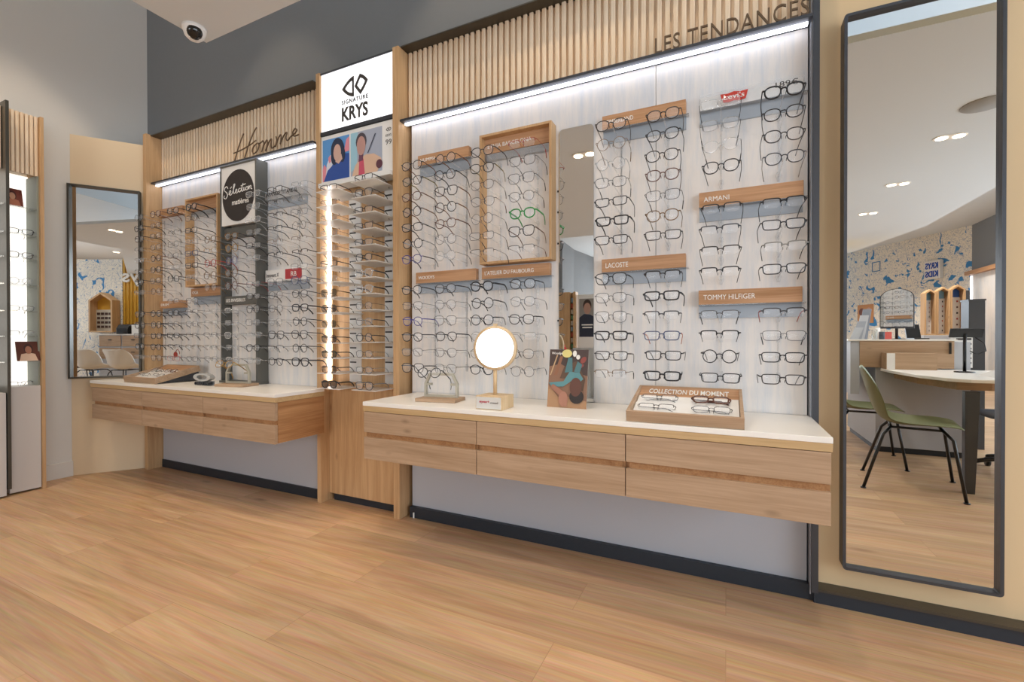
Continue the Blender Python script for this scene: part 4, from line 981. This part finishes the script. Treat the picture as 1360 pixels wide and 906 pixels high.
# ------------------------------------------------------------------ the rest of the shop (seen in the mirrors)
def shell_chair(x, y, rz, label, mat, group, legs=True, arm=False):
    t = thing('shell_chair', label, 'chair', (x, y, 0), rz, group)
    # profile in the chair's own y (front = +y): (y, z, halfwidth, side curl)
    pr = [(.235,.425,.20,.0),(.215,.437,.215,.004),(.12,.432,.235,.016),(.0,.418,.235,.026),(-.10,.418,.228,.036),(-.165,.445,.222,.05),(-.205,.51,.222,.055),(-.235,.61,.222,.05),(-.262,.71,.212,.035),(-.278,.775,.185,.018),(-.282,.80,.15,.008)]
    if arm: pr = [(y_, z_, w_*1.22, c_*(3.6 if -.17 < y_ < .2 else 2.0)) for y_, z_, w_, c_ in pr]
    n = 11; v = []; f = []
    for (py, pz, hw, cu) in pr:
        for k in range(n):
            u = -1+2*k/(n-1); back = min(1, max(0, (-py-.12)/.1))
            v.append((u*hw, py+cu*1.4*abs(u)**2.4*back, pz+cu*abs(u)**2.4*(1-back*.6)))
    for i in range(len(pr)-1):
        for k in range(n-1): f.append((i*n+k, i*n+k+1, (i+1)*n+k+1, (i+1)*n+k))
    sh = part('shell', MB().add(v, f, True), mat, t, local=True)
    so = sh.modifiers.new('wall', 'SOLIDIFY'); so.thickness = .008; sb = sh.modifiers.new('round', 'SUBSURF'); sb.levels = 1; sb.render_levels = 1
    if legs:
        for sx in (-1, 1):
            part('leg', MB().tube([(sx*.15,.14,.412),(sx*.19,.185,.36),(sx*.255,.235,.006)], .0095, 8).lathe([(.016,0),(.016,.007)], (sx*.256,.236,0), 10), M['black'], t, local=True)
            part('leg', MB().tube([(sx*.13,-.11,.408),(sx*.165,-.15,.36),(sx*.245,-.255,.006)], .0095, 8).lathe([(.016,0),(.016,.007)], (sx*.246,-.256,0), 10), M['black'], t, local=True)
        part('underframe', MB().tube([(-.15,.14,.41),(.15,.14,.41)], .008, 8).tube([(-.13,-.11,.406),(.13,-.11,.406)], .008, 8).tube([(-.15,.14,.41),(-.13,-.11,.406)], .008, 8).tube([(.15,.14,.41),(.13,-.11,.406)], .008, 8), M['black'], t, local=True)
    return t
olive = plain('olive_green_shell', '#6e7451', .45)
gC = 'shell chairs around the reflected table'
shell_chair(1.13, .17, radians(-90+12), 'olive green shell chair with black legs, nearest the tall mirror', olive, gC)
shell_chair(1.02, -.52, radians(-90+6), 'olive green shell chair half hidden behind the nearest one', olive, gC)
t = shell_chair(1.93, -.4, radians(92), 'blue-grey swivel chair on castors beyond the table leg', plain('blue_grey_shell', '#54637a', .45), gC, legs=False)
part('column', MB().tube([(0,0,.1),(0,0,.412)], .022, 10), M['black'], t, local=True)
for k in range(5):
    a = 2*pi*k/5+.3
    lg_ = part('arm', MB().tube([(0,0,.13),(.2*cos(a),.2*sin(a),.105),(.3*cos(a),.3*sin(a),.075)], .016, 8), M['black'], t, local=True)
    part('castor', MB().lathe([(.018,-.012),(.034,-.011),(.034,.011),(.018,.012)], (.3*cos(a), .3*sin(a), .034), 14, 'y'), M['black'], lg_, local=True)
# peninsula table
t = thing('meeting_table', 'white-topped table with dark slanting legs reflected in the tall mirror', 'table', (1.7, -.3, 0))
top = [(1.21,-.84),(1.205,-.5),(1.24,-.06),(1.31,.17),(1.40,.26),(1.56,.25),(1.95,.16),(2.12,-.2),(2.12,-.84)]
part('tabletop', MB().prism(top, 'z', .712, .735), M['corian'], t, .004)
part('apron', MB().prism([(1.3,-.82),(1.30,-.3),(1.38,.12),(1.55,.13),(1.9,.04),(2.06,-.22),(2.06,-.82)], 'z', .655, .712), M['oak_x'], t)
part('leg', MB().prism([(1.385,0),(1.435,0),(1.46,.655),(1.385,.655)], 'y', .18, .225), M['metal_grey'], t, .002)
part('leg', MB().prism([(2.0,0),(2.045,0),(2.05,.655),(1.98,.655)], 'y', -.78, -.735), M['metal_grey'], t, .002)
# reception counter
t = thing('reception_counter', 'white reception counter with an oak front behind the reflected table', 'counter', (1.45, -1.3, 0))
part('body', MB().box(1.185, 1.81, -1.88, -.87, .05, .965), M['lower'], t, .002)
part('plinth', MB().box(1.2, 1.8, -1.85, -.89, 0, .05), M['plinth'], t)
part('front_board', MB().box(1.066, 1.70, -.868, -.846, .742, .972), M['oak_x'], t, .001)
part('side_board', MB().box(1.0, 1.066, -1.9, -.85, .50, .972), M['lower'], t, .001)
part('counter_top', MB().box(.98, 1.72, -1.92, -.84, .972, .985), M['corian'], t, .002)
part('handle', MB().box(1.665, 1.678, -.846, -.832, .865, .96), M['black'], t)
t = thing('wooden_box', 'low oak box with a white band on the reflected tabletop', 'box', (1.38, -.74, .735))
part('box', MB().box(1.215, 1.545, -.83, -.70, .7352, .872), M['oak_x'], t, .001)
part('band', MB().box(1.22, 1.275, -.702, -.698, .737, .870), M['white'], t)
t = thing('leaflet_stand', 'grey leaflet stand fanned out on the reception counter', 'leaflet stand', (1.16, -1.35, .985))
for k in range(4):
    part('leaflet', MB().prism([(1.09+.03*k,.9853),(1.16+.03*k,.9853),(1.20+.028*k,1.10+.06*k),(1.13+.028*k,1.10+.06*k)], 'y', -1.33-.03*k, -1.325-.03*k), pm(('#b8bcc2','#a2a7b0','#c4c6ca','#8d939e')[k]), t)
t = thing('counter_mirror', 'arched mirror in a dark frame standing on the reception counter', 'mirror', (1.47, -1.4, .985), 0)
ar = [(1.352,1.105),(1.592,1.105),(1.592,1.38)]+[(1.472+.12*cos(radians(a)),1.38+.085*sin(radians(a))) for a in range(15,166,15)]+[(1.352,1.38)]
part('frame', MB().prism(shrink(ar, 1.06), 'y', -1.42, -1.402), M['metal_grey'], t)
part('mirror_glass', MB().prism(ar, 'y', -1.402, -1.398), M['mirror'], t)
part('foot', MB().box(1.46,1.482,-1.42,-1.405,.99,1.1).box(1.40,1.54,-1.47,-1.36,.9853,.992), M['black'], t)
t.rotation_euler = (0, 0, radians(21.5))
solo('card_box', MB().box(1.325, 1.40, -1.3, -1.26, .9853, 1.055), pm('#c4574f'), 'small red card box in front of the arched counter mirror', 'box', (1.36,-1.28,.9853), bevel=.002)
solo('laptop', MB().prism([(-1.62,.9853),(-1.4,.9853),(-1.4,.995),(-1.6,.997),(-1.66,1.13),(-1.67,1.13)], 'x', 1.605, 1.715), M['black'], 'black open laptop beside the arched counter mirror', 'laptop', (1.66,-1.5,.9853))
for k, (x, y, h_) in enumerate(((1.255,-1.2,.09),(1.29,-1.12,.07),(1.3,-1.3,.11))):
    solo('glass_pot', MB().lathe([(.018,0),(.022,.004),(.022,h_)], (x,y,.9853), 16), (M['glass'], pm('#3d434c'), M['white'])[k], ('clear', 'dark', 'white')[k]+' pot among the small pots beside the leaflet stand', 'pot', (x,y,.9853), 'pots on the reception counter')
t = thing('tablet_stand', 'black tilted tablet on a thin stem above the reflected tabletop', 'tablet', (1.64, -.5, .735))
part('tablet', MB().prism([(-.51,1.005),(-.50,1.0),(-.47,1.066),(-.48,1.071)], 'x', 1.548, 1.742), M['black'], t, .002)
part('stem', MB().tube([(1.64,-.5,.74),(1.64,-.5,.96),(1.64,-.49,1.03)], .011, 8).lathe([(.06,0),(.06,.008)], (1.64,-.5,.7352), 20), M['black'], t)
part('cable', MB().tube([(1.70,-.5,1.0),(1.75,-.5,.96),(1.76,-.5,.9),(1.71,-.5,.87),(1.67,-.5,.9)], .004, 6), M['black'], t)
t = thing('glasses_rack', 'small white rack of dark glasses beside the black tablet', 'rack', (1.86, -1.2, 0))
part('rack_body', MB().box(1.83, 1.95, -1.3, -1.22, .735, 1.03).box(1.85, 1.93, -1.3, -1.22, 0, .735), M['white'], t)
for k in range(6):
    part('frame_strip', MB().box(1.84, 1.888, -1.222, -1.214, .77+.042*k, .785+.042*k).box(1.895, 1.94, -1.222, -1.214, .77+.042*k, .785+.042*k), M['black'], t)
solo('display_column', MB().box(1.97, 2.08, -1.5, -1.35, 0, 1.33).box(1.965, 2.085, -1.505, -1.345, 1.33, 1.345), M['metal_grey'], 'charcoal display column beside the small white rack', 'display column', (2.02,-1.42,0))
solo('tabletop_card', MB().prism([(1.60,.7353),(1.70,.7353),(1.93,.865),(1.915,.872)], 'y', -.2, .05), M['white_acr'], 'white folded card standing at the end of the reflected tabletop', 'card', (1.75,-.08,.7353))

# far wall: helper along the wallpaper wall (s from A, n into the shop)
angw = math.atan2(tw.y, tw.x)
def onwall(mb, s0=0):  # local x along wall, local y into the shop, z up
    return mb.xform(Matrix.Translation((A.x+tw.x*s0, A.y+tw.y*s0, 0)) @ Matrix.Rotation(angw, 4, 'Z'))
def house(s, wdt, z0, zr_, roof, rows, label, n=1):
    t = thing('house_shelf', label, 'shelf', (s, -8.24, z0), 0, 'house-shaped shelves near the patterned wallpaper')
    e = .03; d = .22; H = zr_-z0; ev = H-wdt*.42
    o_ = [(0,0),(wdt,0),(wdt,ev),(wdt/2,H),(0,ev)]; i_ = [(e,e),(wdt-e,e),(wdt-e,ev-.01),(wdt/2,H-e*1.4),(e,ev-.01)]
    r = ring2(o_, i_, .0, d); part('casing', r, M['oak_z'], t, local=True)
    part('back', MB().prism(i_, 'y', .001, .02), pm(roof), t, local=True)
    part('board', MB().box(e, wdt-e, .02, .05, e, ev*.84), M['white_acr'], t, local=True)
    for k in range(rows):
        zz = e+.05+k*(ev*.84-.06)/rows
        m_ = MB()
        for q in range(2): m_.box(e+.03+q*(wdt-2*e)/2, e+(wdt-2*e)/2*(q+1)-.03, .05, .06, zz, zz+.035)
        part('frame_strip', m_, (M['black'], pm('#6b5148'), pm('#a9483c'))[k % 3], t, local=True)
t = thing('low_cabinet', 'white base cabinet under the house-shaped shelves', 'cabinet', (4.0, -8.0, 0))
part('body', MB().box(3.68, 4.36, -8.25, -7.99, 0, 1.045), M['lower'], t, .002)
house(3.70, .19, 1.05, 2.0, '#7fb2cf', 7, 'slim house-shaped oak shelf with a pale blue gable, nearest the counter mirror')
house(3.895, .21, 1.05, 2.04, '#8fbcd6', 7, 'middle house-shaped oak shelf with a pale blue gable')
house(4.11, .23, 1.05, 2.07, '#2f5fae', 6, 'house-shaped oak shelf with a deep blue gable beside the dark display')
t = thing('wall_poster', 'pale poster of two heads hung behind the leaflet stand', 'poster', (A.x+tw.x*.6, A.y+tw.y*.6, 1.4), angw)
part('sheet', MB().box(0,.5,.001,.012,0,.5), pm('#c98f5d'), t, local=True)
mb = MB(); mb.prism(sc(ell(.28,.6,.18,.22), 0,0,.5,.5), 'y', .012, .014); part('head', mb, pm('#7a4636'), t, local=True)
mb = MB(); mb.prism(sc(ell(.72,.62,.17,.22), 0,0,.5,.5), 'y', .012, .014); part('head', mb, pm('#c59a8b'), t, local=True)
t = thing('wall_sign', 'boxy white lit sign with blue lettering on the patterned wallpaper', 'sign', (A.x+tw.x*2.74, A.y+tw.y*2.74, 2.35), angw)
part('box', MB().box(-.19,.17,.0,.1,.0,.42), M['white'], t, .01, local=True)
for k, tx_ in enumerate(('KRYS', 'KIDS')):
    m_ = text_mb(tx_, depth=.01, width=.29, height=.14, bold=.02); m_.xform(Matrix.Translation((.135, .1, .235-.19*k)) @ Matrix.Rotation(pi, 4, 'Z'))
    part('lettering', m_, pm('#1d4fb0'), t, local=True)
# white board unit beyond the houses
t = thing('display_wall', 'tall white board with an oak top and a lit edge beyond the house shelves', 'display wall', (4.7, -8.0, 0))
part('board', MB().box(4.70, 4.738, -8.78, -5.6, .02, 2.32), M['board'], t)
part('top_rail', MB().box(4.60, 4.738, -8.82, -5.6, 2.32, 2.40), M['oak_y'], t)
part('light_strip', MB().box(4.68, 4.70, -8.77, -8.74, 1.0, 2.3), M['led'], t)
t = thing('display_tower', 'dark free-standing display beside the house shelves', 'display tower', (4.55, -8.5, 0))
part('casing', MB().box(4.44, 4.56, -8.62, -8.46, 0, 1.98), M['metal_grey'], t)
part('panel', MB().box(4.36, 4.44, -8.64, -8.44, .6, 1.9), M['oak_z'], t)
# drawing frames and shapes on the wallpaper
for k, (s, z, w_, h_) in enumerate(((1.05,2.75,.25,.26),)):
    m_ = ring2(rectp(0,w_,0,h_), rectp(.02,w_-.02,.02,h_-.02), 0, .004)
    t = thing('wall_decal', 'square blue outline drawn on the patterned wallpaper', 'decal', (A.x+tw.x*s, A.y+tw.y*s, z), angw); part('outline', m_.xform(Matrix.Translation((0,.004,0))), pm('#3f7fb5'), t, local=True)
# partition with slatted sign seen in the corner mirror (faces -x)
p0, p1 = Vector((1.20, -6.3)), Vector((1.43, -4.9)); p2 = Vector((1.585, -3.95)); tp = (p2-p0).normalized(); np_ = Vector((-tp.y, tp.x))
angp = math.atan2(tp.y, tp.x)
w = MB().box(0, 1.42, -.06, 0, 0, 2.76); w.xform(Matrix.Translation((p0.x, p0.y, 0)) @ Matrix.Rotation(angp, 4, 'Z')); struct('wall_partition', w, M['toile'])
t = thing('slatted_sign', 'yellow slatted screen with white reversed lettering in the corner mirror', 'sign', (p1.x, p1.y, 0), angp)
sl = slats(0, .80, 0, 0, 2.98, .075, .05); sl.xform(Matrix.Rotation(pi, 4, 'Z')); sl.xform(Matrix.Translation((.80, 0, 0)))
part('slats', sl, wood('honey_slat', '#d9a83f', '#b98626', 'z', knots=False), t, local=True)
kx = text_mb('krys', depth=.03, width=.78, height=.38, bold=.015); kx.xform(Matrix.Translation((.80, .0, 2.16)) @ Matrix.Rotation(pi, 4, 'Z'))
part('lettering', kx, M['white_ink'], t, local=True)
t = thing('house_shelf', 'house-shaped oak shelf with yellow gable beside the slatted screen', 'shelf', (1.318, -5.44, 1.14), angp, 'house-shaped shelves near the patterned wallpaper')
o_ = [(0,0),(.52,0),(.52,.7),(.26,.87),(0,.7)]; i_ = [(.035,.03),(.485,.03),(.485,.68),(.26,.83),(.035,.68)]
part('casing', ring2(o_, i_, .0, .2), M['oak_z'], t, local=True)
part('back', MB().prism(i_, 'y', .001, .02), pm('#d9a53c'), t, local=True)
part('board', MB().box(.035,.485,.02,.05,.03,.5), pm('#c9c2b4'), t, local=True)
for k in range(4):
    m_ = MB()
    for q in range(5): m_.box(.06+q*.085, .12+q*.085, .05, .06, .1+k*.095, .15+k*.095)
    part('frame_strip', m_, pm('#4a3228'), t, local=True)
t = thing('low_cabinet', 'oak drawer cabinet below the yellow slatted screen', 'cabinet', (1.0, -4.4, 0), math.atan2(.98,.155))
part('body', MB().box(-.48,.5,-.35,0,.05,1.08), M['lower'], t, local=True)
part('top', MB().box(-.5,.52,-.36,.01,1.08,1.1), M['corian'], t, local=True)
for k in range(4):
    xx = (-.47,.02)[k%2]; zz = (.84,.58)[k//2]
    dr = part('drawer', MB().box(xx,xx+.46,0,.015,zz,zz+.23), M['oak_x'], t, .001, local=True)
    part('knob', MB().box(xx+.2,xx+.27,.015,.03,zz+.13,zz+.145), M['black'], dr, local=True)
t = thing('printer', 'black desktop printer on the oak drawer cabinet', 'printer', (1.0, -4.42, 1.1), math.atan2(.98,.155))
part('body', MB().prism([(-.28,0),(-.02,0),(-.02,.12),(-.08,.2),(-.28,.22)], 'x', -.12, .12), M['black'], t, .005, local=True)
part('tray', MB().box(-.1,.1,-.02,.06,.03,.04), pm('#3a3a3c'), t, local=True)
solo('paper_box', MB().box(-.0,.34,-.3,-.03,0,.19).xform(Matrix.Translation((1.03,-4.22,1.101)) @ Matrix.Rotation(math.atan2(.98,.155),4,'Z')), M['white'], 'white carton beside the black printer', 'box', (1.03,-4.1,1.101), bevel=.003)
wh = plain('white_shell', '#e6e5e1', .4)
gW = 'white tub chairs reflected in the corner mirror'
def tub(x, y, rz, label): 
    t = shell_chair(x, y, rz, label, wh, gW, arm=True)
tub(.16, -4.05, radians(-98), 'white tub chair farther from the screen in the corner mirror')
tub(.24, -3.42, radians(-98), 'white tub chair in the middle of the corner mirror')
shell_chair(.70, -5.18, radians(-60), 'blue shell chair beyond the white tub chairs', plain('blue_shell', '#3f6580', .45), gW)
t = thing('side_table', 'small dark-edged table beside the blue shell chair', 'table', (.66, -5.35, 0))
part('tabletop', MB().box(.3,.98,-6.2,-5.55,1.03,1.06), M['corian'], t, .003)
for sx, sy in ((.34,-6.16),(.94,-6.16),(.34,-5.59),(.94,-5.59)): part('leg', MB().tube([(sx,sy,0),(sx,sy,1.03)], .018, 8), M['black'], t)
# cabinets under the dark wall seen in the strip mirror
t = thing('wall_cabinet', 'oak cabinet with coloured boxes reflected in the narrow strip mirror', 'cabinet', (-3.3, -6.7, 0))
part('casing', MB().box(-3.72,-3.44,-6.6,-6.45,0,2.12).box(-3.44,-3.30,-6.62,-6.60,0,2.12).box(-3.34,-3.28,-6.6,-6.4,0,2.12), M['oak_z'], t)
for k in range(9):
    part('carton', MB().box(-3.43,-3.35,-6.6,-6.5,.75+.14*k,.86+.14*k), pm(('#5f8f6a','#c9c3b2','#b0563f','#8ea3b5','#d8d3c8')[k%5]), t)
t = thing('wall_poster', 'navy poster of a bearded person reflected in the narrow strip mirror', 'poster', (-3.05, -6.5, 0))
part('board', MB().box(-3.27,-2.7,-6.52,-6.5,.0,2.05), M['white'], t)
px0, pz0, pw, phh = -3.22, 1.03, .40, .92
pl = [(pm('#8f8b86'), rectp(px0,px0+pw,pz0,pz0+phh)), (pm('#232a3d'), sc([(0,0),(1,0),(1,.5),(.7,.6),(.3,.58),(0,.5)],px0,pz0,pw,phh)), (pm('#3a2b25'), sc(ell(.5,.82,.26,.16),px0,pz0,pw,phh)), (pm('#b48d7c'), sc(ell(.5,.74,.22,.15),px0,pz0,pw,phh)),
      (M['white_ink'], sc(rectp(.15,.85,.3,.33),px0,pz0,pw,phh)), (M['white_ink'], sc(rectp(.2,.8,.23,.26),px0,pz0,pw,phh))]
mb, mats = pict(pl, 0)
mb.v = [(2*(px0+pw/2)-x, -6.5-y, z) for x, y, z in mb.v]
part('picture', mb, mats, t)
solo('fire_extinguisher', MB().lathe([(.0,0),(.07,.0),(.075,.03),(.075,.42),(.05,.48),(.02,.5),(.02,.55)], (-3.33,-5.7,.3), 20).box(-3.36,-3.30,-5.76,-5.74,.0,.3), pm('#c92a2a'), 'red fire extinguisher reflected beside the picture card', 'fire extinguisher', (-3.33,-5.7,0))

# ------------------------------------------------------------------ light
def area(name, loc, rot, sx, sy, e, col=(1,1,1)):
    l = bpy.data.lights.new(name, 'AREA'); l.shape = 'RECTANGLE'; l.size = sx; l.size_y = sy; l.energy = e; l.color = col
    o = bpy.data.objects.new(name, l); COL.objects.link(o); o.location = loc; o.rotation_euler = rot
    return o
area('daylight_area', (-1.1, -9.5, 1.6), (radians(90), 0, 0), 4.0, 2.7, 170, (.88, .94, 1))
area('daylight_area', (4.7, -1.6, 1.8), (radians(90), 0, radians(90)), 5.8, 2.9, 210, (.80, .90, 1))  # fill light placed at the added side window
W = bpy.data.worlds.new('daylight'); S.world = W; W.use_nodes = True
bg = W.node_tree.nodes['Background']; bg.inputs[0].default_value = (.75, .87, 1, 1); bg.inputs[1].default_value = 1.2

# ------------------------------------------------------------------ camera + view
yaw, pit, rol, f = radians(25.284), radians(-.3517), radians(.0754), 602.42
fw = Vector((-sin(yaw)*cos(pit), cos(yaw)*cos(pit), sin(pit))); rt = Vector((cos(yaw), sin(yaw), 0)); dn = fw.cross(rt)
r2 = rt*cos(rol)+dn*sin(rol); d2 = dn*cos(rol)-rt*sin(rol)
cam = bpy.data.cameras.new('camera'); co = bpy.data.objects.new('camera', cam); COL.objects.link(co)
mw = Matrix.Identity(4)
for i in range(3):
    mw[i][0] = r2[i]; mw[i][1] = -d2[i]; mw[i][2] = -fw[i]
mw[2][3] = 1.0
co.matrix_world = mw
cam.sensor_width = 36; cam.lens = f/1360*36; cam.clip_start = .02
S.camera = co
S.view_settings.view_transform = 'Standard'; S.view_settings.look = 'None'; S.view_settings.gamma = 1; S.view_settings.use_curve_mapping = False
S.view_settings.exposure = 0.2
try:
    S.cycles.use_denoising = True; S.cycles.max_bounces = 10; S.cycles.transparent_max_bounces = 24; S.cycles.caustics_reflective = False; S.cycles.caustics_refractive = False
    S.cycles.sample_clamp_indirect = 4
except Exception: pass
